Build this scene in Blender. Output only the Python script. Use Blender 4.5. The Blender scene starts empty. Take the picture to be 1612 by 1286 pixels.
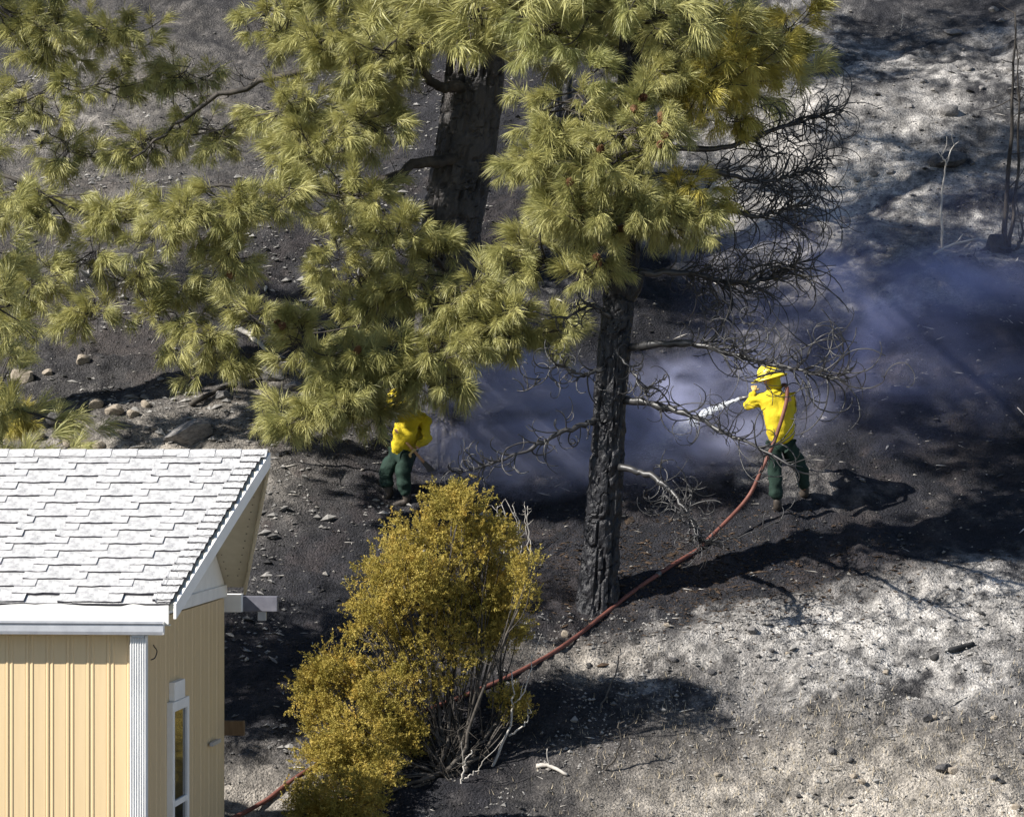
import bpy, math, random
import numpy as np
from mathutils import Vector, Matrix

# ------------------------------------------------------------------ camera, sky, sun, exposure
sc = bpy.context.scene
CZ = 10.0                    # camera height (world z)
FPX = 5715.0                 # focal length in photo pixels (photo 1612 x 1286)
cam_d = bpy.data.cameras.new('camera'); cam = bpy.data.objects.new('camera', cam_d)
sc.collection.objects.link(cam); sc.camera = cam
cam.location = (0, 0, CZ); cam.rotation_euler = (math.radians(90), 0, 0)
cam_d.sensor_width = 36; cam_d.lens = 36 * FPX / 1612
cam_d.clip_start = 0.5; cam_d.clip_end = 600
SUN_AZ, SUN_EL = math.radians(64), math.radians(38)      # light travels to +x (right) and +y (away)
w = bpy.data.worlds.new('World'); sc.world = w; w.use_nodes = True
nt = w.node_tree; bg = nt.nodes['Background']
sky = nt.nodes.new('ShaderNodeTexSky'); sky.sky_type = 'NISHITA'; sky.sun_disc = False
sky.sun_elevation = SUN_EL; sky.sun_rotation = math.radians(180) + SUN_AZ; sky.altitude = 2000
nt.links.new(sky.outputs[0], bg.inputs[0]); bg.inputs[1].default_value = 0.07
L = Vector((math.sin(SUN_AZ)*math.cos(SUN_EL), math.cos(SUN_AZ)*math.cos(SUN_EL), -math.sin(SUN_EL)))
sd = bpy.data.lights.new('sun', 'SUN'); sd.energy = 5.0; sd.angle = math.radians(0.5); sd.color = (1, .955, .88)
so = bpy.data.objects.new('sun', sd); sc.collection.objects.link(so)
so.rotation_euler = L.to_track_quat('-Z', 'Y').to_euler(); so.location = (-20, 10, 40)
sc.view_settings.view_transform = 'Standard'; sc.view_settings.look = 'None'
sc.view_settings.gamma = 1; sc.view_settings.exposure = 1.0; sc.view_settings.use_curve_mapping = False
sc.cycles.max_bounces = 6; sc.cycles.transparent_max_bounces = 12; sc.cycles.volume_bounces = 1
sc.cycles.volume_step_rate = 1.0; sc.cycles.volume_max_steps = 128

C = sc.collection
rng = np.random.default_rng(7); random.seed(7)

# ------------------------------------------------------------------ numpy noise
def vnoise(x, y, z=0.0, seed=0):
    x, y, z = np.broadcast_arrays(np.asarray(x, float), np.asarray(y, float), np.asarray(z, float))
    xi, yi, zi = np.floor(x).astype(np.int64), np.floor(y).astype(np.int64), np.floor(z).astype(np.int64)
    fx, fy, fz = x-xi, y-yi, z-zi
    fx, fy, fz = [f*f*f*(f*(f*6-15)+10) for f in (fx, fy, fz)]
    def h(a, b, c):
        n = (a*374761393 + b*668265263 + c*2147483647 + seed*974634777) & 0xffffffff
        n = ((n ^ (n >> 13))*1274126177) & 0xffffffff
        n = ((n ^ (n >> 16))*2246822519) & 0xffffffff
        return ((n ^ (n >> 15)) & 0xffffff)/float(0xffffff)
    l = lambda a, b, t: a+(b-a)*t
    x0 = l(l(h(xi, yi, zi), h(xi+1, yi, zi), fx), l(h(xi, yi+1, zi), h(xi+1, yi+1, zi), fx), fy)
    x1 = l(l(h(xi, yi, zi+1), h(xi+1, yi, zi+1), fx), l(h(xi, yi+1, zi+1), h(xi+1, yi+1, zi+1), fx), fy)
    return l(x0, x1, fz)*2-1
def fbm(x, y, z=0.0, seed=0, oct=4, gain=.5):
    a, s, t = 1.0, 0.0, 0.0
    for k in range(oct):
        s = s + a*vnoise(x*2**k, y*2**k, z*2**k, seed+k*17); t += a; a *= gain
    return s/t
def sstep(a, b, x):
    t = np.clip((x-a)/(b-a), 0, 1); return t*t*(3-2*t)

# ------------------------------------------------------------------ helpers
def pt(u, v, Y):                                   # a place in the world seen at photo pixel (u, v) at distance Y
    return np.array([(u-806)/FPX*Y, Y, CZ-(v-643)/FPX*Y])
def proj(P):
    P = np.atleast_2d(P); return 806+P[:, 0]/P[:, 1]*FPX, 643-(P[:, 2]-CZ)/P[:, 1]*FPX
def tag(o, label=None, cat=None, group=None, kind=None):
    if label: o['label'] = label
    if cat: o['category'] = cat
    if group: o['group'] = group
    if kind: o['kind'] = kind
    return o
def empty(name, loc, label=None, cat=None, group=None):
    o = bpy.data.objects.new(name, None); C.objects.link(o); o.location = loc; o.empty_display_size = .2
    return tag(o, label, cat, group)
def make_mesh(name, V, F, mats, smooth=False, midx=None):
    """F: list of (n,k) index arrays"""
    me = bpy.data.meshes.new(name)
    if isinstance(F, np.ndarray): F = [F]
    F = [np.asarray(f, np.int32) for f in F if len(f)]
    V = np.asarray(V, np.float32)
    me.vertices.add(len(V)); me.vertices.foreach_set('co', V.ravel())
    tot = sum(f.size for f in F); me.loops.add(tot)
    me.loops.foreach_set('vertex_index', np.concatenate([f.ravel() for f in F]))
    npoly = sum(len(f) for f in F); me.polygons.add(npoly)
    ks = np.concatenate([np.full(len(f), f.shape[1], np.int32) for f in F])
    st = np.zeros(npoly, np.int32); st[1:] = np.cumsum(ks)[:-1]
    me.polygons.foreach_set('loop_start', st)
    if midx is not None: me.polygons.foreach_set('material_index', np.asarray(midx, np.int32))
    me.polygons.foreach_set('use_smooth', np.full(npoly, smooth, bool))
    me.update(calc_edges=True); me.validate()
    for m in (mats if isinstance(mats, (list, tuple)) else [mats]): me.materials.append(m)
    return me
def link(name, me, parent=None, loc=(0, 0, 0)):
    o = bpy.data.objects.new(name, me); C.objects.link(o); o.location = loc
    if parent is not None: o.parent = parent
    return o
class MB:
    """collects vertices and faces (world coordinates)"""
    def __init__(s): s.V = []; s.F = {3: [], 4: []}; s.n = 0
    def add(s, V, F):
        V = np.asarray(V, float); F = np.asarray(F)
        s.V.append(V); s.F[F.shape[1]].append(F+s.n); s.n += len(V); return s
    def tube(s, pts, rad, sides=5):
        pts = np.asarray(pts, float); n = len(pts)
        rad = np.full(n, rad) if np.isscalar(rad) else np.asarray(rad, float)
        T = np.gradient(pts, axis=0); T /= np.linalg.norm(T, axis=1)[:, None]+1e-9
        ref = np.array([0, 0, 1.]) if abs(T[0][2]) < .9 else np.array([1., 0, 0])
        U = np.zeros_like(pts); u = np.cross(T[0], ref)
        for i in range(n):
            u = u-T[i]*u.dot(T[i]); u /= np.linalg.norm(u)+1e-9; U[i] = u
        W = np.cross(T, U); a = np.arange(sides)*2*math.pi/sides
        V = pts[:, None]+rad[:, None, None]*(U[:, None]*np.cos(a)[None, :, None]+W[:, None]*np.sin(a)[None, :, None])
        i = np.arange(n-1)[:, None]*sides; j = np.arange(sides)[None]; k = (j+1) % sides
        Fq = np.stack([i+j, i+k, i+sides+k, i+sides+j], -1).reshape(-1, 4)
        s.add(V.reshape(-1, 3), Fq)
        b = s.n-n*sides; e = b+(n-1)*sides
        s.F[3].append(np.array([[b, b+q+1, b+q] for q in range(1, sides-1)]))
        s.F[3].append(np.array([[e, e+q, e+q+1] for q in range(1, sides-1)]))
        return s
    def box(s, lo, hi, M=None):
        lo, hi = np.asarray(lo, float), np.asarray(hi, float)
        V = np.array([[(lo, hi)[i][0], (lo, hi)[j][1], (lo, hi)[k][2]] for i in (0, 1) for j in (0, 1) for k in (0, 1)])
        return s.hexa(V if M is None else V@M.T)
    def hexa(s, V):        # 8 corners ordered x-major
        return s.add(V, [[0, 1, 3, 2], [4, 6, 7, 5], [0, 4, 5, 1], [2, 3, 7, 6], [0, 2, 6, 4], [1, 5, 7, 3]])
    def arrays(s): return np.concatenate(s.V), [np.concatenate(f) for f in (s.F[3], s.F[4]) if f]
    def build(s, name, mat, parent=None, smooth=False, local=False, bevel=0):
        V, F = s.arrays()
        if parent is not None and not local:
            b = parent
            while b is not None: V = V-np.array(b.location); b = b.parent
        o = link(name, make_mesh(name, V, F, mat, smooth), parent)
        if bevel:
            m = o.modifiers.new('bevel', 'BEVEL'); m.width = bevel; m.segments = 2; m.limit_method = 'ANGLE'
        return o
def spline(P, n):                                   # Catmull-Rom through the points (any width of columns)
    P = np.asarray(P, float); m = len(P)
    Q = np.vstack([2*P[0]-P[1], P, 2*P[-1]-P[-2]])
    t = np.linspace(0, m-1-1e-9, n); i = t.astype(int); f = (t-i)[:, None]
    a, b, c, d = Q[i], Q[i+1], Q[i+2], Q[i+3]
    return .5*((2*b)+(-a+c)*f+(2*a-5*b+4*c-d)*f**2+(-a+3*b-3*c+d)*f**3)
def unit(v): v = np.asarray(v, float); return v/(np.linalg.norm(v)+1e-9)
def rdir(r=None):
    v = rng.normal(size=3); return v/np.linalg.norm(v)

# ------------------------------------------------------------------ materials
def mat(name, c1, c2=None, scale=6, rough=.8, bump=0, bscale=40, stretch=(1, 1, 1), contrast=(.35, .65), spec=.3, trans=0, metal=0, c3=None, world=False):
    m = bpy.data.materials.new(name); m.use_nodes = True; N = m.node_tree; n = N.nodes; b = n['Principled BSDF']
    b.inputs['Roughness'].default_value = rough; b.inputs['Specular IOR Level'].default_value = spec
    b.inputs['Metallic'].default_value = metal
    tc = n.new('ShaderNodeTexCoord'); mp = n.new('ShaderNodeMapping'); mp.inputs['Scale'].default_value = stretch
    if world: N.links.new(n.new('ShaderNodeNewGeometry').outputs['Position'], mp.inputs[0])
    else: N.links.new(tc.outputs['Object'], mp.inputs[0])
    col = None
    if c2:
        nz = n.new('ShaderNodeTexNoise'); nz.inputs['Scale'].default_value = scale; nz.inputs['Detail'].default_value = 6
        nz.inputs['Roughness'].default_value = .65
        cr = n.new('ShaderNodeValToRGB'); cr.color_ramp.elements[0].position = contrast[0]; cr.color_ramp.elements[1].position = contrast[1]
        cr.color_ramp.elements[0].color = (*c1, 1); cr.color_ramp.elements[1].color = (*c2, 1)
        if c3:
            e = cr.color_ramp.elements.new((contrast[1]+1)/2); e.color = (*c3, 1)
        N.links.new(mp.outputs[0], nz.inputs['Vector']); N.links.new(nz.outputs['Fac'], cr.inputs[0]); col = cr.outputs[0]
        N.links.new(col, b.inputs['Base Color'])
    else: b.inputs['Base Color'].default_value = (*c1, 1)
    if bump:
        nb = n.new('ShaderNodeTexNoise'); nb.inputs['Scale'].default_value = bscale; nb.inputs['Detail'].default_value = 5
        bp = n.new('ShaderNodeBump'); bp.inputs['Strength'].default_value = bump; bp.inputs['Distance'].default_value = .02
        N.links.new(mp.outputs[0], nb.inputs['Vector']); N.links.new(nb.outputs['Fac'], bp.inputs['Height']); N.links.new(bp.outputs[0], b.inputs['Normal'])
    if trans:
        tr = n.new('ShaderNodeBsdfTranslucent'); mx = n.new('ShaderNodeMixShader'); mx.inputs[0].default_value = trans
        if col: N.links.new(col, tr.inputs[0])
        else: tr.inputs[0].default_value = (*c1, 1)
        N.links.new(b.outputs[0], mx.inputs[1]); N.links.new(tr.outputs[0], mx.inputs[2])
        N.links.new(mx.outputs[0], n['Material Output'].inputs[0])
    return m
M = dict(
    needle=mat('pine_needles', (.25, .25, .085), (.48, .45, .175), 3.2, .5, spec=.5, trans=.25, c3=(.60, .54, .25), world=True),
    needle_warm=mat('scorched_needles', (.32, .28, .055), (.54, .46, .11), 3.2, .5, spec=.5, trans=.3, world=True),
    needle_green=mat('fresh_needles', (.235, .25, .09), (.44, .435, .17), 3.2, .5, spec=.5, trans=.3, world=True),
    char=mat('charred_bark', (.006, .006, .008), (.016, .016, .019), 14, .45, .6, 70, (1, 1, .4), spec=.32, c3=(.05, .05, .055)),
    bark=mat('pine_bark', (.016, .016, .018), (.085, .075, .07), 2.5, .6, .7, 60, (1, 1, .5), (.38, .72), spec=.4, c3=(.26, .15, .09)),
    limb=mat('scorched_limb', (.018, .016, .015), (.07, .06, .05), 5, .75, .3, 60),
    twig=mat('burnt_twig', (.012, .012, .013), (.05, .048, .048), 4, .45, spec=.5, c3=(.16, .15, .14)),
    greytwig=mat('grey_twig', (.30, .28, .25), (.48, .45, .41), 6, .7),
    cone=mat('cone_scales', (.10, .045, .02), (.2, .1, .05), 40, .7),
    jun=mat('juniper_foliage', (.24, .205, .04), (.44, .335, .075), 4, .6, trans=.25, contrast=(.36, .6), c3=(.55, .28, .04)),
    junstem=mat('juniper_stem', (.03, .026, .022), (.09, .08, .07), 8, .9),
    stone=mat('grey_stone', (.09, .088, .088), (.25, .235, .225), 6, .9, .5, 25),
    tanstone=mat('tan_stone', (.18, .15, .115), (.36, .31, .25), 5, .9, .5, 25),
    darkstone=mat('sooty_stone', (.03, .03, .032), (.11, .105, .105), 5, .9, .5, 25),
    pebble=mat('pebbles', (.07, .068, .065), (.26, .24, .215), 3, .9),
    clod=mat('ash_clod', (.07, .068, .066), (.33, .315, .295), 2, .95),
    charbit=mat('charcoal_bits', (.012, .012, .013), (.05, .048, .047), 5, .8),
    straw=mat('dry_stubble', (.34, .28, .19), (.55, .48, .36), 3, .8, trans=.2),
    brownlit=mat('brown_litter', (.02, .014, .010), (.085, .055, .034), 3, .9),
    siding=mat('tan_siding', (.56, .42, .24), (.63, .485, .29), 3, .5, .04, 30, (1, 1, .12), spec=.35),
    white=mat('white_paint', (.74, .72, .68), (.82, .80, .76), 4, .6, .05, 50),
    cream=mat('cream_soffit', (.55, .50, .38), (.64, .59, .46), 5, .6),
    shingle=mat('white_shingle', (.27, .27, .28), (.56, .555, .55), 16, .95, .9, 90, contrast=(.28, .58)),
    asph=mat('shingle_core', (.02, .02, .03), (.06, .055, .06), 12, .9),
    alu=mat('grey_gutter', (.36, .37, .40), (.46, .47, .5), 6, .4, spec=.5, metal=.2),
    spout=mat('white_downspout', (.62, .62, .62), (.72, .72, .71), 6, .45, stretch=(1, 1, .2)),
    shadealu=mat('shaded_gutter', (.11, .11, .135), (.16, .16, .19), 6, .5),  # gutter metal darkened: shade painted into the back gutter's colour
    glass=mat('window_glass', (.02, .025, .03), None, rough=.08, spec=.8),
    wood=mat('weathered_wood', (.10, .06, .03), (.2, .13, .07), 10, .8, stretch=(1, 1, .2)),
    conc=mat('foundation_block', (.25, .24, .23), (.35, .34, .32), 5, .9, .3, 30),
    hose=mat('red_hose', (.105, .038, .028), (.17, .066, .05), 9, .6, .2, 80),
    brass=mat('nozzle_metal', (.08, .08, .085), (.16, .15, .14), 9, .4, metal=.5),
    yel=mat('yellow_jacket', (.43, .33, .010), (.56, .44, .02), 5, .85, .5, 22),
    helm=mat('yellow_helmet', (.78, .60, .03), (.84, .66, .05), 6, .35, spec=.5),
    strap=mat('plain_black', (.015, .015, .015), None, rough=.6),
    green=mat('green_trousers', (.007, .019, .014), (.014, .034, .025), 8, .85, .3, 40),
    skin=mat('skin', (.42, .22, .15), (.48, .26, .18), 12, .5),
    boot=mat('boot_leather', (.025, .02, .017), (.05, .04, .032), 12, .6),
    glove=mat('glove_leather', (.45, .30, .10), (.55, .40, .16), 12, .8),
    handle=mat('ash_wood_handle', (.35, .19, .09), (.45, .26, .13), 10, .6, stretch=(1, 1, .2)),
)

# ------------------------------------------------------------------ the hillside
def base_z(x, y):
    pl = CZ-1.332+.55*(y-47)
    und = .30*vnoise(x/3.1+7, y/3.4, 0, 3)+.12*vnoise(x/1.3, y/1.2, 0, 5)
    und = und*(1-.8*np.exp(-(((x-.3)/3.5)**2+((y-46)/3)**2)))
    fl = CZ-8.6; d = (pl-fl)/.9
    z = fl+.9*np.where(d > 20, d, np.log1p(np.exp(np.minimum(d, 20))))
    cut = sstep(-1.6, -2.9, x)*sstep(32, 34.5, y)*sstep(41.0, 39.4, y)
    return z+und*sstep(30, 38, y)-.35*cut
def detail(x, y):
    r = 1-np.abs(vnoise(x*1.7+y*.5, y*1.5, 0, 31))
    a = .06*fbm(x*2.0, y*2.4, 0, 11, 3)+.06*(r-.6)
    b = .045*fbm(x*5, y*7, 0, 21, 2)+.026*np.maximum(vnoise(x*13+y*4, y*17, 0, 41), 0)
    rough = .55+.6*sstep(-.3, .5, vnoise(x*.5, y*.5, 0, 51))
    return a+b*rough
def gz(x, y): return base_z(x, y)+detail(x, y)
def ground_at(u, v):
    Y = np.arange(36, 110, .05); x = (u-806)/FPX*Y; z = CZ-(v-643)/FPX*Y
    d = z-gz(x, Y); i = int(np.argmax(d < 0)); f = d[i-1]/(d[i-1]-d[i]+1e-9)
    y = Y[i-1]+.05*f; x = (u-806)/FPX*y
    return np.array([x, y, float(gz(x, y))])

gx = np.concatenate([np.linspace(-90, -8.5, 45)[:-1], np.arange(-8.5, 9.5, .036), np.linspace(9.5, 90, 45)[1:]])
gy = np.concatenate([np.linspace(-40, 37, 40)[:-1], np.arange(37, 39.5, .1), np.arange(39.5, 52, .042), np.arange(52, 66, .065), np.linspace(66, 160, 60)[1:]])
X, Y = np.meshgrid(gx, gy); Z = gz(X, Y)
nx, ny = len(gx), len(gy)
idx = np.arange(nx*ny).reshape(ny, nx)
Fg = np.stack([idx[:-1, :-1], idx[:-1, 1:], idx[1:, 1:], idx[1:, :-1]], -1).reshape(-1, 4)
# what the ground is made of: soot, ash and unburnt tan soil in patches, some shade painted in
n1 = fbm(X*.55, Y*.5, 0, 61, 5, .6); n2 = fbm(X*1.6+4, Y*1.4, 0, 71, 4, .6); n3 = fbm(X*6, Y*6, 0, 81, 3, .7)
U = 806+X/np.maximum(Y, 1)*FPX
soot = np.array([.015, .0155, .020]); grey = np.array([.085, .083, .084]); ash = np.array([.44, .425, .405]); tan = np.array([.43, .395, .345]); brown = np.array([.05, .036, .027])
ashy = sstep(-.15, .5, n1*.7+n2*.35+n3*.35)
def blob(cx, cy, rx, ry): return np.exp(-(((X-cx)/rx)**2+((Y-cy)/ry)**2))
pA = ground_at(940, 955); pj = ground_at(1350, 1050)
burn_shade = np.clip(blob(1.6, 46.1, 2.2, .9)+blob(3.4, 46.1, 1.6, .8)+1.0*blob(-1.6, 46.8, 2.6, 2.4)+.7*blob(5.5, 49.2, 3, 2.0)+.9*blob(-2.6, 43.8, 1.4, 1.2)+.7*blob(-3.5, 54, 4.5, 4.5)+.8*blob(-2.4, 46.2, 2.0, 1.6)+.6*blob(.3, 45.5, 1.2, 1.0), 0, 1)  # charred ground; left-hand patches also paint in shade under the low boughs
ashpatch = np.clip(.75*blob(5.5, 57, 3.5, 3.5)+1.15*blob(4.0, 44.7, 1.5, .8)+1.0*blob(6.3, 45.4, 2.0, .9)+.6*blob(4.6, 43.3, 2, .6)+.9*blob(5.6, 52.0, 1.3, .5)+.6*blob(4.2, 55, 3, 1.6)+.6*blob(.6, 48.4, 1.4, .8)+.5*blob(4.5, 47.6, 2, .5), 0, 1)
soil = np.clip(sstep(43.3, 41.2, Y+n2*.9)*sstep(-.5, 3.0, X)+1.1*blob(-5.0, 47.6, 2.4, 1.7)+.6*blob(-3.2, 49.8, 1.2, .8)+.4*blob(-6, 57, 3, 5)+.6*blob(.9, 43.8, 1.2, .35)+.5*blob(-3.2, 41.5, 1, .8), 0, 1)
k = np.clip(ashy*.75+ashpatch*.75*(.6+.6*n2)-burn_shade*.75, 0, 1)[..., None]
Cg = soot*(1-k)+grey*k
k2 = np.clip(ashpatch*(.55+.9*(n2+.6*n3))+.35*sstep(.25, .6, n1+.4*n3)-burn_shade*.6, 0, 1)[..., None]
Cg = Cg*(1-k2)+ash*k2
ks = np.clip(soil*(.72+.7*(n2*.6+n3*.6)), 0, 1)[..., None]
Cg = Cg*(1-ks)+tan*ks
kb = np.clip((burn_shade*.75+.12)*sstep(-.05, .5, n2+.5*n3), 0, 1)[..., None]
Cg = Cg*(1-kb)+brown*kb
kz = np.clip(burn_shade*(.95+.9*n2)*(1-.85*soil)-.05, 0, .88)[..., None]; Cg = Cg*(1-kz)+(soot*1.15+.25*kb*brown)*kz
Cg = Cg*(1+.5*n3[..., None])
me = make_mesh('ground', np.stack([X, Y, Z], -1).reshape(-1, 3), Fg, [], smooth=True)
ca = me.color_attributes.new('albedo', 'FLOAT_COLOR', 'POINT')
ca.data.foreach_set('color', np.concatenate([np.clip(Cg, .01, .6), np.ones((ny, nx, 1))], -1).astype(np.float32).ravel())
gm = bpy.data.materials.new('burnt_ground'); gm.use_nodes = True; N = gm.node_tree; n = N.nodes; b = n['Principled BSDF']
b.inputs['Roughness'].default_value = .9; b.inputs['Specular IOR Level'].default_value = .25
at = n.new('ShaderNodeAttribute'); at.attribute_name = 'albedo'
tc = n.new('ShaderNodeTexCoord')
nz = n.new('ShaderNodeTexNoise'); nz.inputs['Scale'].default_value = 26; nz.inputs['Detail'].default_value = 6; nz.inputs['Roughness'].default_value = .7
cr = n.new('ShaderNodeValToRGB'); cr.color_ramp.elements[0].position = .32; cr.color_ramp.elements[1].position = .72
cr.color_ramp.elements[0].color = (.34, .34, .35, 1); cr.color_ramp.elements[1].color = (1.75, 1.72, 1.68, 1)
mx = n.new('ShaderNodeMix'); mx.data_type = 'RGBA'; mx.blend_type = 'MULTIPLY'; mx.inputs['Factor'].default_value = 1
N.links.new(tc.outputs['Object'], nz.inputs['Vector']); N.links.new(nz.outputs['Fac'], cr.inputs[0])
N.links.new(at.outputs['Color'], mx.inputs['A']); N.links.new(cr.outputs[0], mx.inputs['B']); N.links.new(mx.outputs['Result'], b.inputs['Base Color'])
nb = n.new('ShaderNodeTexNoise'); nb.inputs['Scale'].default_value = 38; nb.inputs['Detail'].default_value = 5
bp = n.new('ShaderNodeBump'); bp.inputs['Strength'].default_value = 1.0; bp.inputs['Distance'].default_value = .055
N.links.new(tc.outputs['Object'], nb.inputs['Vector']); N.links.new(nb.outputs['Fac'], bp.inputs['Height']); N.links.new(bp.outputs[0], b.inputs['Normal'])
me.materials.append(gm)
tag(link('ground', me), 'burnt hillside of soot, grey ash and tan soil', kind='structure')

# ------------------------------------------------------------------ pine trees
def tuft_mesh(name, m, n, seed, length=.22):
    """a brush of long needles round a twig end; the fan is uneven and droops to one side"""
    r = np.random.default_rng(seed); V = []; F = []; spread = r.uniform(.5, 1.05); side = np.array([1., 0, 0]); gap = r.uniform(0, 6.28)
    for i in range(n):
        a = r.uniform(0, 2*math.pi)
        if abs((a-gap+math.pi) % (2*math.pi)-math.pi) < .5 and r.uniform() < .7: a += 1.6
        th = spread*r.uniform(.02, 1)**.5; z0 = r.uniform(-.12, .05)
        d = unit(np.array([math.sin(th)*math.cos(a), math.sin(th)*math.sin(a), math.cos(th)])+side*r.uniform(.1, .5))
        l = length*r.uniform(.6, 1.15); p = np.array([0, 0, z0]); sd_ = unit(np.cross(d, r.normal(size=3)))*.0029
        bend = unit(np.cross(sd_, d))*r.uniform(-.02, .02)+side*r.uniform(.02, .09)
        mid = p+d*l*.55+bend*.3; tip = p+d*l*.97+bend
        k = len(V); V += [p, mid+sd_*1.15, mid-sd_*1.15, tip]
        F += [[k, k+1, k+2], [k+2, k+1, k+3]]
    return make_mesh(name, np.array(V), np.array(F), m)
def mesh_arrays(me):
    V = np.empty(len(me.vertices)*3, np.float32); me.vertices.foreach_get('co', V)
    F = np.empty(len(me.loops), np.int32); me.loops.foreach_get('vertex_index', F)
    return V.reshape(-1, 3), F.reshape(-1, 3)
TUFTS = {k: [tuft_mesh('needle_tuft', M[k], 110, 100+i) for i in range(8)] for k in ('needle', 'needle_warm', 'needle_green')}
def cone_mesh():
    V = []; F = []; rr = np.random.default_rng(3)
    for i in range(60):
        t = i/60; a = i*2.39996; r0 = .034*math.sin(math.pi*(.12+.85*t))**.8; z = t*.09
        c = np.array([math.cos(a)*r0*.5, math.sin(a)*r0*.5, z]); o = np.array([math.cos(a)*r0*1.25, math.sin(a)*r0*1.25, z+.008])
        s = np.array([-math.sin(a), math.cos(a), 0])*.012
        k = len(V); V += [c-s, c+s, o+s*.8, o-s*.8, c-s-[0, 0, .008], c+s-[0, 0, .008]]
        F += [[k, k+1, k+2, k+3], [k+5, k+4, k+3, k+2]]
    return make_mesh('pine_cone', np.array(V), np.array(F), M['cone'])
CONE = cone_mesh()

def build_trunk(root, P, mtl, sides=84, step=.03, z_dense=16):
    """P rows: x y z r from the base up; plated bark cut as relief"""
    P = np.asarray(P, float); Ltot = np.sum(np.linalg.norm(np.diff(P[:, :3], axis=0), axis=1))
    S = spline(P, int(Ltot/step)); keep = (S[:, 2] < z_dense) | (np.arange(len(S)) % 8 == 0); S = S[keep]
    a = np.arange(sides)*2*math.pi/sides; ca_, sa_ = np.cos(a), np.sin(a)
    R = S[:, 3][:, None]; zz = S[:, 2][:, None]; xx = ca_[None]*R; yy = sa_[None]*R
    wx = .35*vnoise(xx*5, yy*5, zz*2.5, 9)
    c = np.abs(vnoise(xx*11+wx, yy*11, zz*2.6, 1)); c2 = np.abs(vnoise(xx*17, yy*17, zz*7+wx*3, 2))
    plate = sstep(.0, .28, c)*.65+sstep(.0, .2, c2)*.35
    disp = (plate-.8)*.05*np.clip(R/.2, .4, 1.3)+.012*fbm(xx*22, yy*22, zz*14, 4, 2)
    flare = .0
    V = np.stack([S[:, 0][:, None]+ca_[None]*(R+disp), S[:, 1][:, None]+sa_[None]*(R+disp), np.broadcast_to(zz, disp.shape)], -1)
    n_ = len(S); i = np.arange(n_-1)[:, None]*sides; j = np.arange(sides)[None]; k = (j+1) % sides
    F = np.stack([i+j, i+k, i+sides+k, i+sides+j], -1).reshape(-1, 4)
    V = V.reshape(-1, 3)-np.array(root.location)
    return link('trunk', make_mesh('trunk', V, F, mtl, smooth=False), root)

def trunk_at(P, z):
    P = np.asarray(P); i = np.clip(np.searchsorted(P[:, 2], z)-1, 0, len(P)-2)
    f = np.clip((z-P[i, 2])/(P[i+1, 2]-P[i, 2]), 0, 1); return P[i]*(1-f)+P[i+1]*f

def limb_paths(P, q, drop, r0, seed_dir=.25):
    """a limb from the trunk to the lobe centre q; returns path with radius"""
    a = trunk_at(P, q[2]+drop); o = unit([q[0]-a[0], q[1]-a[1], 0]); s = a[:3]+o*a[3]*.5
    m = s*.5+q*.5+np.array([0, 0, .12*np.linalg.norm(q-s)*rng.uniform(.1, 1)])+rng.normal(0, .10, 3)
    pts = np.array([[*s, r0], [*(s*.72+m*.28+rng.normal(0, .05, 3)), r0*.85], [*m, r0*.6], [*(m*.35+q*.65+rng.normal(0, .08, 3)), r0*.4], [*q, r0*.22]])
    return spline(pts, 22)

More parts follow.
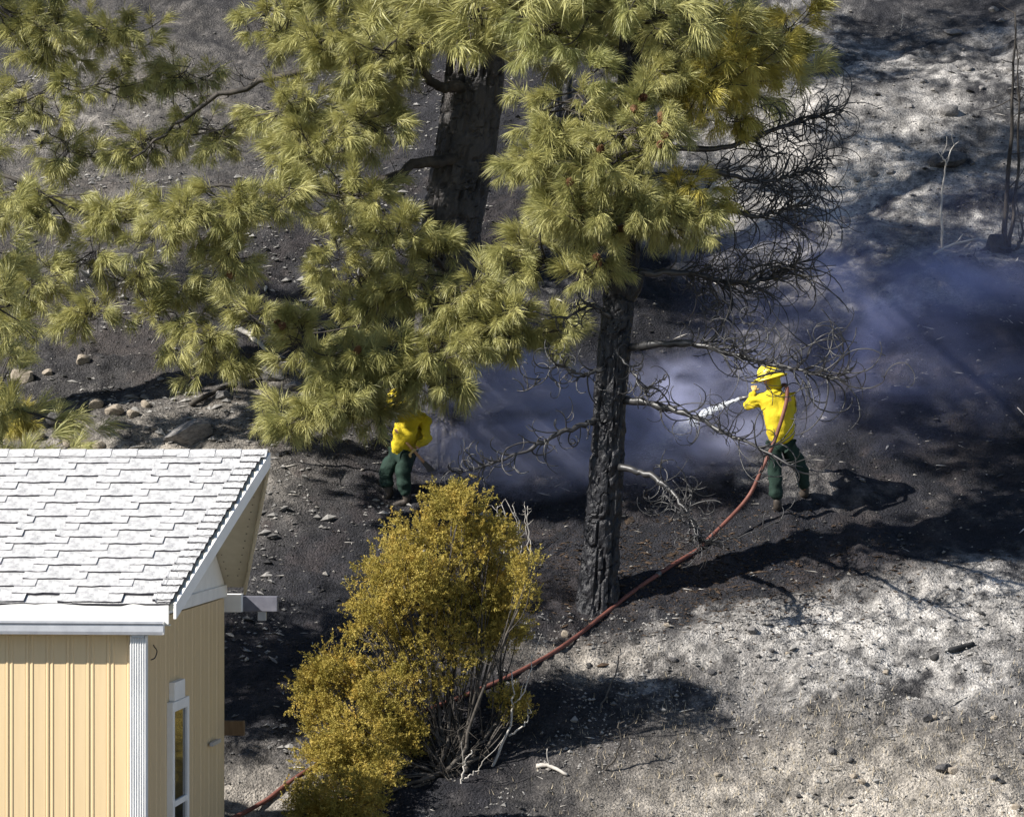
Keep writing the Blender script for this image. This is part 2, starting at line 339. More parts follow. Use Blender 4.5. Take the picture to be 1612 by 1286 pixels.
def tuft_rot(d):
    """z along the twig, x towards the ground so that the needles hang"""
    d = unit(d); dn = np.array([rng.normal(0, .45), rng.normal(0, .45), -1.0]); x = unit(dn-d*dn.dot(d)); y = np.cross(d, x)
    return np.stack([x, y, d], 1)
def grow(root, P, lobes, kind, limb_mat, per=1.0, max_parts=300, upper=None, cones=0, name_seed=0, tuft_scale=1.0):
    tufts = []; limbs = []
    for (u, v, ru, rv, Yc, dens, *rest) in lobes:
        kk = rest[0] if rest else kind
        sc_ = Yc/FPX; q = pt(u, v, Yc); rad = np.array([ru*sc_, max(ru, rv)*sc_*.9, rv*sc_])
        d = np.linalg.norm(q[:2]-np.array(root.location)[:2])
        best = None
        for S_ in limbs:
            pp = S_[5:18]; dd = np.linalg.norm(pp[:, :3]-q, axis=1)+.25*np.abs(pp[:, 2]-q[2]); i_ = int(np.argmin(dd))
            if dd[i_] > .45 and (best is None or dd[i_] < best[0]): best = (dd[i_], pp[i_], S_[-1, :3]-pp[i_, :3])
        if best is not None and best[0] < .8*d:
            a_ = best[1]; r_ = max(min(a_[3]*.85, .05), .012); m_ = a_[:3]*.55+q*.45+unit(best[2])*best[0]*.18+rng.normal(0, .06, 3)
            S = spline(np.array([[*a_[:3], r_], [*m_, r_*.7], [*(m_*.4+q*.6+rng.normal(0, .06, 3)), r_*.5], [*q, max(r_*.3, .006)]]), 22)
        else:
            S = limb_paths(P, q, drop=.18*d*rng.uniform(-1.0, 1.6)+.1, r0=.02+.015*d)
        limbs.append(S)
        mb = MB(); mb.tube(S[:, :3], S[:, 3], 7)
        nb = int(dens*per*ru*rv/190)+3
        for i in range(nb):
            e = q+rdir()*rng.uniform(.2, 1.1)**.5*rad
            if dens < 1.3 and vnoise(e[0]*2.6, e[1]*2.6, e[2]*3.2, 77) < -.27: continue
            t = int(rng.uniform(.5, 1)*(len(S)-1)); s = S[t, :3]
            dl = np.linalg.norm(e-s); m_ = s*.5+e*.5+np.array([0, 0, -.12*dl])+rng.normal(0, .06, 3)
            br = spline(np.array([s, m_, e]), 8); rr = np.linspace(min(.016, S[t, 3]), .006, 8)
            mb.tube(br, rr, 4)
            dirn = unit(unit(e-m_)*.8+unit((e-q)/rad)*.4+np.array([-.1, -.25, rng.uniform(-.45, .4)])+rng.normal(0, .25, 3))
            tufts.append((e, dirn, rng.uniform(.85, 1.25)*tuft_scale, kk))
            for g in range(rng.integers(2, 4)):
                tt = rng.uniform(.45, .95); p = br[int(tt*7)]; o = unit(rng.normal(size=3)+np.array([0, 0, .2])+dirn*.6)
                ln = rng.uniform(.08, .26); mb.tube(np.array([p, p+o*ln*.55+[0, 0, -.01], p+o*ln]), [.006, .005, .004], 4)
                tufts.append((p+o*ln, unit(o+dirn*.4), rng.uniform(.7, 1.1)*tuft_scale, kk))
            if rng.uniform() < .35:                                        # bare dead twig
                p = br[rng.integers(1, 6)]; o = unit(rng.normal(size=3)+[0, 0, -.2]); ln = rng.uniform(.15, .4)
                mb.tube(np.array([p, p+o*ln*.5+rng.normal(0, .03, 3), p+o*ln+rng.normal(0, .05, 3)]), [.006, .005, .003], 4)
        mb.build('limb', limb_mat, root, smooth=True)
    if upper:                                                              # the crown above the frame: conical, real but simpler
        z0, z1, R0, nl, ts = upper
        for i in range(nl):
            f = (i+rng.uniform(0, 1))/nl; z = z0+(z1-z0)*f; a = i*2.4+rng.uniform(-.4, .4)
            R = R0*(1-f)**.7*rng.uniform(.6, 1.1)+.3; tp = trunk_at(P, z)
            q = np.array([tp[0]+math.cos(a)*R, tp[1]+math.sin(a)*R, z-.1*R])
            S = limb_paths(P, q, .15*R, .02+.015*R); mb = MB(); mb.tube(S[:, :3], S[:, 3], 5)
            for g in range(int(14*R)):
                t = rng.uniform(.3, 1); p = S[int(t*21), :3]; o = rng.normal(0, 1, 3)*np.array([.5, .5, .32])*(.35+.25*R)
                e = p+o; mb.tube(np.array([p, p*.5+e*.5, e]), [.012, .01, .006], 4)
                for h in range(3): tufts.append((e+rng.normal(0, .14, 3), unit(o+[0, 0, .5]+rng.normal(0, .3, 3)), ts*rng.uniform(.8, 1.2), kind))
            mb.build('limb', limb_mat, root, smooth=True)
    pos = np.array([t[0] for t in tufts]); u, v = proj(pos)
    inf = (u > -10) & (u < 1622) & (v > -10) & (v < 1296)
    order = np.argsort(np.where(inf, pos[:, 1]-np.array([t[2] for t in tufts])*.5, 1e6))
    parts = [i for i in order[:max_parts] if inf[i]]; ps = set(parts)
    loc = np.array(root.location)
    for i in parts:
        p, d, s, kk = tufts[i]
        o = link('needle_tuft', TUFTS[kk][rng.integers(8)], root, p-loc)
        o.rotation_mode = 'QUATERNION'; o.rotation_quaternion = Matrix(tuft_rot(d).tolist()).to_quaternion(); o.scale = (s, s, s)
    for kk in set(t[3] for t in tufts):
        Vs, Fs, k0 = [], [], 0
        arr = [mesh_arrays(m_) for m_ in TUFTS[kk]]
        for i, (p, d, s, k2_) in enumerate(tufts):
            if i in ps or k2_ != kk: continue
            V, F = arr[rng.integers(8)]
            if not inf[i]: F = F.reshape(-1, 6)[::4].reshape(-1, 3)
            R = tuft_rot(d)
            Vs.append(V@R.T*s+(p-loc)); Fs.append(F+k0); k0 += len(V)
        if Vs: tag(link('crown', make_mesh('crown', np.concatenate(Vs), np.concatenate(Fs), M[kk]), root), kind='stuff')
    if cones:
        cand = [i for i in parts]; rng.shuffle(cand)
        for i in cand[:cones]:
            p, d, s, kk = tufts[i]
            for g in range(rng.integers(1, 3)):
                o = link('pine_cone', CONE, root, p-loc+rng.normal(0, .03, 3)+np.array([0, -.05, 0])); o.rotation_euler = rng.uniform(-1.3, 1.3, 3); o.scale = (1.25,)*3
    return tufts

def arc_twig(mb, p, d, ln, r, curl, depth=0, flat=0.0):
    """burnt twig that curls round; curl = total turning in radians"""
    n_ = 6+int(curl*2.2); d = unit(d); sg = rng.choice([-1, 1])
    ax = unit(np.cross(d, np.array([0, 0, 1.])+rng.normal(0, .35, 3))*(1-flat)+np.array([rng.normal(0, .35), sg, rng.normal(0, .35)])*flat); pts = [np.array(p)]
    c_ = curl/(n_-1)
    for i in range(n_-1):
        Rm = np.array(Matrix.Rotation(c_*rng.uniform(.5, 1.5)*(.6+.8*i/n_), 3, Vector(ax))); d = unit(Rm@d+rng.normal(0, .05, 3))
        pts.append(pts[-1]+d*ln/(n_-1))
    pts = np.array(pts); mb.tube(pts, np.linspace(r, r*.5, n_), 4)
    if depth > 0:
        for g in range(rng.integers(1, 4)):
            i = rng.integers(1, n_-2); o = unit(pts[i+1]-pts[i]+rng.normal(0, .6, 3))
            arc_twig(mb, pts[i], o, ln*rng.uniform(.4, .85), r*.8, curl*rng.uniform(.6, 1.2), depth-1, flat)
def dead_limb(root, px, r0, r1, ntw, ln=(.25, .6), tr=.30, t0=.25, up=.3, mtl=None, name='dead_limb', curl=(1.2, 4.6), trr=.0098):
    P = np.array([[*pt(u, v, y)] for u, v, y in px]); S = spline(P, 26); S[1:] += rng.normal(0, .012, (25, 3))
    mb = MB(); mb.tube(S, np.linspace(r0, r1, 26)*(1+.15*rng.normal(size=26)), 8)
    for i in range(ntw):
        t = t0+(1-t0)*rng.uniform(0, 1)**.8; k_ = int(t*25); d0 = unit(S[k_]-S[max(k_-1, 0)])
        d = unit(d0*1.0+rng.normal(0, .6, 3)+np.array([0, 0, up*rng.uniform(-1, 1)]))
        arc_twig(mb, S[k_], d, rng.uniform(*ln), trr*rng.uniform(.7, 1.25), rng.uniform(*curl), 1 if rng.uniform() < .6 else 0, .8)
    return mb.build(name, mtl or M['twig'], root, smooth=True)

# --- pine with the burnt trunk beside the hose
YA = ground_at(940, 950)[1]
tA = [(938, 985, .34), (942, 935, .265), (947, 860, .225), (954, 740, .21), (963, 600, .20), (974, 470, .19), (985, 390, .18), (991, 250, .165), (993, 60, .15), (990, -250, .12), (985, -600, .08), (983, -850, .02)]
PA = np.array([[*pt(u, v, YA), r] for u, v, r in tA])
A = empty('pine_tree', ground_at(940, 955), 'pine with blackened slender trunk and curled bare twigs, rising beside the red hose', 'tree', 'pine trees on the burnt slope')
build_trunk(A, PA, M['char'], 64)
y = YA
LA = [(860, 250, 75, 65, y-.8, 1), (950, 330, 100, 70, y-1.0, 1.1), (1050, 335, 85, 55, y-.9, 1.1), (835, 395, 60, 50, y-.6, 1), (880, 170, 90, 50, y-.6, 1), (1000, 200, 95, 60, y-1.0, 1),
      (920, 420, 60, 25, y-.8, .9), (1100, 140, 90, 55, y-.3, 1, 'needle_warm'), (1180, 80, 90, 55, y, 1, 'needle_warm'), (1250, 45, 48, 42, y+.2, 1, 'needle_warm'), (1080, 50, 80, 50, y-.5, .9, 'needle'),
      (860, 50, 75, 55, y-.3, 1, 'needle_green'), (930, 105, 45, 40, y-.9, 1, 'needle_green'), (1160, 190, 40, 25, y, .9, 'needle_warm'), (960, 260, 80, 50, y-1.1, 1), (1100, 300, 50, 50, y-.7, 1, 'needle_warm'),
      (1040, 130, 60, 50, y-.8, 1), (1000, 10, 80, 30, y-.3, .8, 'needle_green'), (885, 330, 60, 50, y-.9, .8)]
grow(A, PA, LA, 'needle', M['limb'], upper=(14.6, 20.3, 2.4, 16, 1.5), cones=11)
dl = lambda *a, **k_: dead_limb(A, *a, **k_)
dl([(985, 548, y), (1080, 540, y-.6), (1190, 568, y-1.2), (1335, 600, y-1.8)], .055, .012, 66, t0=.35, ln=(.4, 1.1))
dl([(980, 628, y), (1060, 645, y-.5), (1150, 685, y-1.1), (1250, 735, y-1.6)], .05, .010, 40, t0=.2, ln=(.3, .9))
dl([(975, 735, y-.2), (1030, 752, y-.5), (1075, 795, y-.8), (1100, 850, y-1.1)], .048, .014, 44, t0=.4, ln=(.2, .6))
dl([(1085, 820, y-.95), (1090, 845, y-1.05), (1150, 850, y-1.1), (1238, 815, y-1.1)], .014, .006, 9, ln=(.15, .5))
dl([(942, 662, y-.1), (890, 678, y-.3), (820, 712, y-.4), (715, 748, y-.5)], .042, .007, 42, t0=.15, ln=(.2, .6))
dl([(1000, 432, y), (1080, 430, y+.2), (1180, 445, y+.3), (1270, 410, y+.3)], .05, .012, 90, t0=.2, ln=(.4, 1.25))
dl([(1000, 350, y), (1100, 320, y+.2), (1190, 340, y+.2), (1270, 320, y+.2)], .05, .012, 60, t0=.3, ln=(.4, 1.1))
dl([(1000, 225, y), (1130, 235, y+.3), (1230, 200, y+.4), (1320, 175, y+.4)], .045, .01, 54, t0=.35, ln=(.4, 1.0), up=.9)
dl([(1010, 280, y), (1120, 270, y+.2), (1210, 285, y+.4), (1290, 260, y+.4)], .04, .01, 60, t0=.3, ln=(.4, 1.1), up=.8)
dl([(950, 580, y-.2), (915, 590, y-.3), (880, 575, y-.4), (850, 600, y-.5)], .03, .007, 24, t0=.1, ln=(.2, .55))
dl([(975, 560, y-.2), (1000, 590, y-.4), (1010, 610, y-.5), (1040, 600, y-.6)], .02, .007, 20, t0=.0, ln=(.2, .6))
dl([(960, 500, y-.2), (930, 480, y-.3), (890, 500, y-.4), (840, 490, y-.4)], .03, .007, 16, t0=.1, ln=(.2, .5))
mb = MB(); p0, p1 = pt(985, 470, YA), pt(1006, 428, YA); mb.tube(spline([p0, p0*.5+p1*.5+[.03, 0, 0], p1], 8), np.linspace(.12, .08, 8), 12); mb.build('branch_stub', M['char'], A)

# --- big pine behind
YB = ground_at(700, 738)[1]+.3
tB = [(700, 775, .45), (698, 720, .37), (694, 600, .36), (700, 450, .37), (715, 330, .40), (735, 218, .40), (750, 78, .38), (765, -250, .34), (775, -700, .24), (780, -1200, .12), (782, -1500, .03)]
PB = np.array([[*pt(u, v, YB), r] for u, v, r in tB])
B = empty('pine_tree', pt(699, 740, YB), 'big pine with thick plated trunk and limbs sweeping out over the roof', 'tree', 'pine trees on the burnt slope')
build_trunk(B, PB, M['bark'], 72)
y = YB
LB = [(690, 395, 55, 28, y-1.6, .9), (650, 450, 60, 35, y-1.7, .9), (590, 470, 45, 28, y-1.5, .8),(545, 568, 55, 38, y-2.2, 1.6), (562, 612, 48, 28, y-2.2, 1.6), (515, 632, 60, 34, y-2.3, 1.5), (470, 662, 45, 24, y-2.3, 1.3), (598, 645, 34, 18, y-1.9, 1), (470, 515, 45, 30, y-2.4, 1), (395, 480, 45, 30, y-.9, .8), (310, 540, 50, 30, y-.8, .7),(700, 545, 90, 45, y-2.0, 1.1), (800, 510, 80, 50, y-2.0, 1.1), (885, 520, 40, 25, y-1.9, 1), (605, 565, 70, 40, y-2.1, 1.35), (430, 650, 50, 30, y-1.6, .8), (555, 500, 45, 30, y-1.3, .9),  # dense left-hand lobes added sunward to shade the stooping firefighter
      (650, 590, 55, 30, y-2.1, 1), (720, 605, 40, 22, y-2.1, 1), (540, 305, 100, 55, y-1.6, 1), (625, 365, 90, 42, y-1.8, 1), (515, 405, 45, 40, y-1.4, 1), (745, 440, 60, 45, y-2.0, 1), 
      (500, 225, 90, 50, y-1.1, 1), (585, 190, 70, 50, y-1.2, 1), (440, 170, 75, 50, y-.7, 1), (600, 80, 75, 50, y-1, 1), (510, 60, 80, 50, y-.8, 1), (420, 40, 70, 40, y-.3, 1), (690, 45, 30, 30, y-1.5, .8),
      (350, 330, 75, 45, y-3.0, 1.1), (270, 350, 75, 50, y-3.1, 1.1), (330, 205, 70, 45, y, .9), (365, 415, 55, 40, y-2.8, 1.1), (690, 470, 50, 30, y-1.9, .8), (560, 430, 40, 30, y-1.3, .8), (230, 220, 70, 40, y+.2, .8),
       (300, 100, 70, 40, y+.3, .9), (590, 130, 60, 40, y-1.1, .9),  (380, 560, 40, 30, y-.8, .7), (480, 560, 30, 20, y-.9, .6), (430, 300, 60, 40, y-2.5, 1)]
grow(B, PB, LB, 'needle', M['limb'], upper=(15.0, 25.5, 3.6, 24, 1.7), cones=7)
for px in ([(735, 140, y-.3), (680, 130, y-.6), (640, 60, y-.9), (645, -10, y-1)], [(720, 250, y-.3), (650, 260, y-.8), (560, 300, y-1.0), (420, 292, y-1), (270, 300, y-.9)], [(740, 60, y), (640, 70, y-.4), (480, 110, y-.5), (330, 160, y-.4), (210, 250, y-.3)],
           [(700, 490, y-.2), (780, 440, y-.9), (830, 480, y-1.5)], [(690, 560, y-.4), (620, 590, y-.9), (520, 655, y-.9), (420, 690, y-.8)], [(700, 640, y-.3), (708, 650, y-.6), (718, 690, y-.6)]):
    P = np.array([pt(*q) for q in px]); S = spline(P, 30); S[2:] += rng.normal(0, .02, (28, 3)); mb = MB(); mb.tube(S, np.linspace(.085, .014, 30), 8)
    for i in range(14): arc_twig(mb, S[rng.integers(6, 30)], rng.normal(0, 1, 3)+[0, 0, -.2], rng.uniform(.2, .5), .007, rng.uniform(.3, 1.5), 1)
    mb.build('dead_limb', M['limb'], B, smooth=True)

# --- pine beside the house, its trunk outside the frame
PC0 = ground_at(-160, 700); YC = PC0[1]
PC = np.array([[*(PC0+np.array([0, 0, h])*1.0+np.array([.02*h, 0, 0])), r] for h, r in [(-.3, .42), (.5, .34), (3, .30), (6, .24), (9, .16), (12, .03)]])
Cc = empty('pine_tree', PC0, 'pine whose trunk stands left of the house roof, loose boughs hanging above it', 'tree', 'pine trees on the burnt slope')
build_trunk(Cc, PC, M['bark'], 48, .06)
y = YC
LC = [(70, 60, 90, 55, y, .9), (190, 45, 80, 45, y-.2, .9), (50, 170, 80, 50, y-.4, .9), (160, 130, 80, 50, y-.3, .9), (90, 330, 70, 35, y-.6, .8), (195, 335, 70, 45, y-.5, .9), (130, 400, 80, 40, y-.8, .9), (50, 440, 70, 40, y-.8, .9),
      (215, 435, 70, 40, y-.6, .9), (245, 520, 60, 45, y-.6, .8), (140, 500, 70, 30, y-.8, .8), (30, 520, 50, 30, y-.6, .8), (320, 600, 45, 25, y-.6, .5), (35, 655, 26, 28, y-1.2, 1, 'needle_warm'), (5, 600, 18, 25, y-1.2, 1, 'needle_warm'),
      (110, 240, 60, 35, y, .7), (20, 300, 60, 40, y-.3, .8), (290, 470, 50, 30, y-.4, .7)]
grow(Cc, PC, LC, 'needle', M['limb'], upper=(15.5, PC0[2]+12, 2.4, 14, 1.6))

# --- pines further up the slope and behind the house, mostly above or outside the frame; they shade the hillside
def back_pine(u, v, h, r, label, R0, hc, nl, ts, lean=0, m='char'):
    p = ground_at(u, v); P = np.array([[*(p+np.array([lean*hh/h, 0, hh])), rr*r] for hh, rr in [(-.3, 1.25), (.25, 1.05), (.3*h, .85), (.6*h, .6), (.85*h, .3), (h, .06)]])
    o = empty('pine_tree', p, label, 'tree', 'pine trees on the burnt slope'); build_trunk(o, P, M[m], 32, .06)
    grow(o, P, [], 'needle', M['limb'], upper=(p[2]+hc, p[2]+h*.98, R0, nl, ts)); return o
back_pine(728, 452, 13, .26, 'tall pine directly behind the thick plated trunk', 2.6, 5.4, 15, 1.6)
back_pine(872, 190, 10, .11, 'slim black-stemmed pine on the upper slope, seen between the two big crowns', 1.6, 3.0, 9, 1.6, .3)
back_pine(893, 175, 9, .08, 'thinner of two black-stemmed pines on the upper slope between the two big crowns', 1.4, 3.2, 7, 1.5, -.2)
back_pine(-125, 1205, 8.5, .2, 'pine standing behind the house, its bright tips just above the roof', 1.25, 2.4, 26, 1.15)

# ------------------------------------------------------------------ juniper
PJ = ground_at(705, 1200); yj = PJ[1]
J = empty('juniper_bush', PJ, 'bushy yellow-green juniper with rusty tips and thin dark stems beside the house corner', 'bush')
JL = [(712, 800, 48, 36), (655, 850, 50, 36), (760, 850, 55, 38), (635, 915, 75, 55), (720, 925, 75, 60), (785, 930, 45, 50), (590, 965, 40, 50), (690, 1015, 85, 45), (785, 990, 45, 36), (830, 915, 20, 42), (540, 1055, 62, 50),
      (610, 1085, 60, 42), (508, 1100, 38, 60), (560, 1165, 70, 55), (640, 1160, 30, 38), (545, 1255, 62, 45), (487, 1262, 34, 32), (590, 1215, 40, 35), (800, 1108, 20, 26), (698, 1075, 26, 32), (590, 1010, 50, 40), (520, 1190, 45, 40)]
Vl, Fl = [], []
def sprays(c, rad, ncl, nl, size):
    """knots of fine upward sprays over a lobe, gaps left between the knots"""
    global kl
    for i in range(ncl):
        d = rdir(); p = c+d*rad*rng.uniform(.15, 1.15)**.5
        if vnoise(p[0]*4.2, p[1]*4.2, p[2]*4.6, 55) < -.22: continue
        ax = unit(d*np.array([1, 1, .6])+np.array([0, 0, .8])+rng.normal(0, .3, 3)); kr = rng.uniform(.05, .12)
        for g in range(rng.integers(4, 9)):
            up = unit(ax+rng.normal(0, .55, 3)); q0 = p+rng.normal(0, kr*.6, 3); ln = rng.uniform(.07, .17)
            t = rng.uniform(0, 1, (nl, 1)); q = q0+up*ln*t+rng.normal(0, 1, (nl, 3))*.017*(1.15-t)
            dd = up+rng.normal(0, .7, (nl, 3)); dd /= np.linalg.norm(dd, axis=1)[:, None]
            s = np.cross(dd, rng.normal(size=(nl, 3))); s /= np.linalg.norm(s, axis=1)[:, None]
            l = size*rng.uniform(.6, 1.3, (nl, 1)); wd = l*.34
            V = np.stack([q-s*wd, q+s*wd, q+dd*l*1.15], 1).reshape(-1, 3)
            Fl.append(np.arange(nl*3).reshape(-1, 3)+kl); Vl.append(V); kl += nl*3
kl = 0
stems = MB()
for (u, v, ru, rv) in JL:
    yy_ = yj+rng.uniform(-.35, .35)+.1; yy_ = min(yy_, ground_at(u, min(v+rv, 1330))[1]-.05) if v > 1120 else yy_; c = pt(u, v, yy_); s_ = yy_/FPX
    rad = np.array([ru, max(ru, rv)*.9, rv])*s_*.93
    sprays(c, rad, int(ru*rv/19)+8, 34, .019)
    b0 = PJ+np.array([rng.uniform(-.25, .25), rng.uniform(-.2, .2), -.1])
    mid = b0*.55+c*.45+np.array([rng.uniform(-.1, .25), 0, -.05]); S = spline([b0, b0*.75+mid*.25+rng.normal(0, .05, 3), mid, c], 14); S[1:-1] += rng.normal(0, .015, (12, 3))
    stems = MB(); stems.tube(S, np.linspace(.032, .010, 14), 6)
    for g in range(10):
        p = S[rng.integers(6, 14)]; e = c+rdir()*rad*.9; stems.tube(spline([p, p*.5+e*.5+rng.normal(0, .05, 3), e], 6), np.linspace(.009, .004, 6), 4)
    for g in range(3):
        p = S[rng.integers(3, 10)]; arc_twig(stems, p, rng.normal(0, 1, 3)+[0, 0, .4], rng.uniform(.2, .5), .006, rng.uniform(.2, 1), 1)
    stems.build('stem', M['junstem'], J, smooth=True)
fo = link('foliage', make_mesh('foliage', np.concatenate(Vl)-PJ, np.concatenate(Fl), M['jun']), J); tag(fo, kind='stuff')

# ------------------------------------------------------------------ dead stems and fallen wood
def bare(name, label, cat, px, mtl, r=(.016, .006), ntw=4, group=None, base=None, tw=(.15, .35)):
    g = ground_at(*px[0]); y0 = g[1]
    root = empty(name, g, label, cat, group)
    for k_, path in enumerate([px]+(base or [])):
        P = np.array([pt(u, v, y0) for u, v in path])
        if k_ == 0: P[0] = g-np.array([0, 0, .05])
        S = spline(P, 16); S[1:] += rng.normal(0, .01, (15, 3)); mb = MB(); f = 1 if k_ == 0 else .7
        mb.tube(S, np.linspace(r[0]*f, r[1]*f, 16), 6)
        for i in range(ntw): arc_twig(mb, S[rng.integers(5, 16)], rng.normal(0, 1, 3)+[0, 0, .6], rng.uniform(*tw), r[1]*.8, rng.uniform(.2, 1.2), 0)
        mb.build('stem' if k_ == 0 else 'branch', mtl, root, smooth=True)
    return root
bare('dead_sapling', 'thin pale dead sapling standing alone in the ash below the dark boulder', 'sapling', [(1484, 392), (1482, 330), (1486, 280), (1492, 250), (1508, 222)], M['greytwig'], (.022, .008), 2, base=[[(1490, 262), (1484, 245), (1486, 235)]])
bare('burnt_sapling', 'tall blackened sapling with twin stems and a charred foot, upslope of the smoke', 'sapling', [(1578, 392), (1584, 330), (1590, 230), (1594, 120), (1598, 20)], M['limb'], (.05, .012), 8,
     base=[[(1588, 390), (1600, 300), (1604, 180), (1601, 80)], [(1600, 395), (1609, 370), (1606, 340)]], tw=(.2, .5))
bare('bare_shrub', 'forked pale grey bare stem standing just below the hose', 'shrub', [(772, 1205), (800, 1150), (808, 1100), (805, 1055)], M['greytwig'], (.018, .007), 2, 'bare pale stems beside the juniper',
     [[(801, 1158), (828, 1138), (832, 1120)], [(806, 1112), (826, 1085), (838, 1030)]])
bare('bare_shrub', 'short pale split twig poking from the ground under the juniper', 'shrub', [(726, 1232), (732, 1200), (745, 1180)], M['greytwig'], (.014, .006), 2, 'bare pale stems beside the juniper', [[(728, 1228), (748, 1215), (765, 1193)]])
bare('burnt_shoot', 'slender black burnt stem leaning over grey ground below the hose', 'shoot', [(942, 1118), (958, 1085), (972, 1050), (978, 1022)], M['twig'], (.013, .006), 2)
bare('curved_twig', 'bowed brown twig arching from the shaded ash below the hose', 'twig', [(945, 1212), (968, 1195), (977, 1160), (972, 1140), (985, 1134)], M['junstem'], (.012, .006), 2)
bare('burnt_weed', 'frail dry weed stem on the slope above the thin pale sapling', 'weed', [(1418, 50), (1420, 35), (1422, 20)], M['greytwig'], (.008, .005), 4, tw=(.06, .16))
for k_ in range(6):
    u = 490+rng.uniform(-8, 60); bare('dry_stalk', 'fine dry stalk rising behind the left flank of the juniper', 'stalk', [(u, 1040), (u+4, 1010), (u+12, 985), (u+22, 968+rng.uniform(-15, 15))], M['junstem'], (.007, .003), 0, 'dry stalks behind the juniper')
for k_ in range(7):
    u = 800+rng.uniform(-20, 40); bare('frosted_stalk', 'thin ash-whitened stalk standing behind the juniper top, beside the burnt trunk', 'stalk', [(u, 875), (u-4, 850), (u-8, 820), (u-14+rng.uniform(-8, 8), 795)], M['greytwig'], (.007, .004), 5, 'ash-whitened stalks behind the juniper', tw=(.04, .12))
# charred stump with its hollow
g = ground_at(1566, 392); st = empty('charred_stump', g, 'small charred stump at the foot of the burnt twin sapling', 'stump')
mb = MB(); S = np.array([g+[0, 0, -.05], g+[.0, 0, .06], g+[.02, 0, .16], g+[.02, 0, .22]]); mb.tube(S, [.17, .13, .12, .09], 14); mb.build('wood', M['charbit'], st)
mb = MB()
for a in range(5):
    d = np.array([math.cos(a*1.3), math.sin(a*1.3), 0]); mb.tube(np.array([g+[0, 0, .05], g+d*.15+[0, 0, .02], g+d*.3+[0, 0, -.02]]), [.05, .035, .015], 6)
mb.build('root', M['charbit'], st)
def lying(name, label, cat, a, b_, r, mtl, group=None, bend=.04, twig=True):
    p, q = ground_at(*a), ground_at(*b_); p[2] += r*.8; q[2] += r*.8
    S = spline([p, p*.6+q*.4+[0, 0, bend], q], 12); S[1:-1] += rng.normal(0, r*.14, (10, 3)); rr = np.linspace(r, r*.6, 12)
    root = empty(name, (p+q)/2, label, cat, group); mb = MB(); mb.tube(S, rr, 8); mb.build('wood', mtl, root, smooth=True)
    if not twig: return
    mb = MB(); m_ = S[6]; arc_twig(mb, m_, unit(q-p)+rng.normal(0, .5, 3)+[0, 0, .5], .22, r*.35, .6, 1); mb.build('twig', mtl, root, smooth=True)
lying('fallen_branch', 'bleached broken branch lying in mottled shade below the hose', 'branch', (845, 1208), (893, 1222), .03, M['greytwig'], 'fallen wood')
lying('fallen_branch', 'pale splintered stick on the ash beside the charred stump', 'branch', (1470, 402), (1540, 378), .022, M['greytwig'], 'fallen wood')
lying('fallen_branch', 'black charred stick on the sunlit ash below the charred stump', 'branch', (1524, 405), (1540, 415), .025, M['charbit'], 'fallen wood')
lying('fallen_branch', 'dark burnt log half buried in light ash', 'log', (1468, 1042), (1532, 1018), .05, M['charbit'], 'fallen wood', .02, False)
lying('fallen_branch', 'long dark burnt limb lying across the slope between the boughs and the house roof', 'branch', (300, 640), (420, 590), .04, M['limb'], 'fallen wood')
lying('fallen_branch', 'grey weathered branch lying on the scree between the pine boughs', 'branch', (372, 520), (420, 556), .045, M['greytwig'], 'fallen wood')

# ------------------------------------------------------------------ stones
def stone_mesh(seed):
    import bmesh
    bm = bmesh.new(); bmesh.ops.create_icosphere(bm, subdivisions=3, radius=1); r = np.random.default_rng(seed)
    pl = [unit(r.normal(size=3)) for _ in range(9)]; off = r.uniform(.55, .9, 9)
    for v in bm.verts:
        p = np.array(v.co)
        for a, o in zip(pl, off):
            d = p.dot(a)-o
            if d > 0: p = p-a*d*.92
        p = p*(1+.06*float(vnoise(p[0]*3+seed, p[1]*3, p[2]*3, seed)))
        v.co = p
    me = bpy.data.meshes.new('rock'); bm.to_mesh(me); bm.free(); return me
ST = {k_: [] for k_ in ('stone', 'tanstone', 'darkstone')}
for k_ in ST:
    for s in range(4):
        me = stone_mesh(s*3+len(k_)); me.materials.append(M[k_]); ST[k_].append(me)
def rock(u, v, r, kind, label, group, flat=.7):
    p = ground_at(u, v); o = link('rock', ST[kind][rng.integers(4)], None, p+np.array([0, 0, r*flat*.35]))
    o.scale = (r, r*.9, r*flat); o.rotation_euler = (rng.uniform(-.3, .3), rng.uniform(-.3, .3), rng.uniform(0, 6.28)); return tag(o, label, 'rock', group)
rock(1495, 178, .17, 'stone', 'pale rounded boulder on the ash slope above the thin pale sapling', 'rocks on the slope', .8)
rock(1492, 258, .33, 'darkstone', 'large dark soot-stained boulder behind the thin pale sapling', 'rocks on the slope', .5)
rock(1500, 52, .18, 'stone', 'broad flat grey slab high on the burnt slope', 'rocks on the slope', .35)
rock(300, 690, .42, 'stone', 'broad smooth grey rock just behind the roof ridge', 'rocks on the slope', .45)
rock(425, 592, .32, 'stone', 'grey slanting rock slab uphill of the roof corner', 'rocks on the slope', .4)
rock(32, 600, .20, 'tanstone', 'pale tan block of stone on the soil behind the house', 'rocks on the slope', .8)
rock(92, 665, .22, 'darkstone', 'dark hollowed rock in tan soil behind the roof ridge', 'rocks on the slope', .6)
rock(890, 1000, .07, 'tanstone', 'small tan stone just below the hose near the burnt trunk foot', 'small stones downslope')
rock(1185, 995, .08, 'stone', 'grey stone on the lower edge of the charred patch right of the burnt trunk', 'small stones downslope')
rock(1485, 1212, .10, 'darkstone', 'biggest blackened clod on the tan soil downslope', 'blackened clods downslope')
rock(620, 487, .14, 'stone', 'flat grey stone on scree seen through a gap in the boughs', 'stones among the boughs', .4)
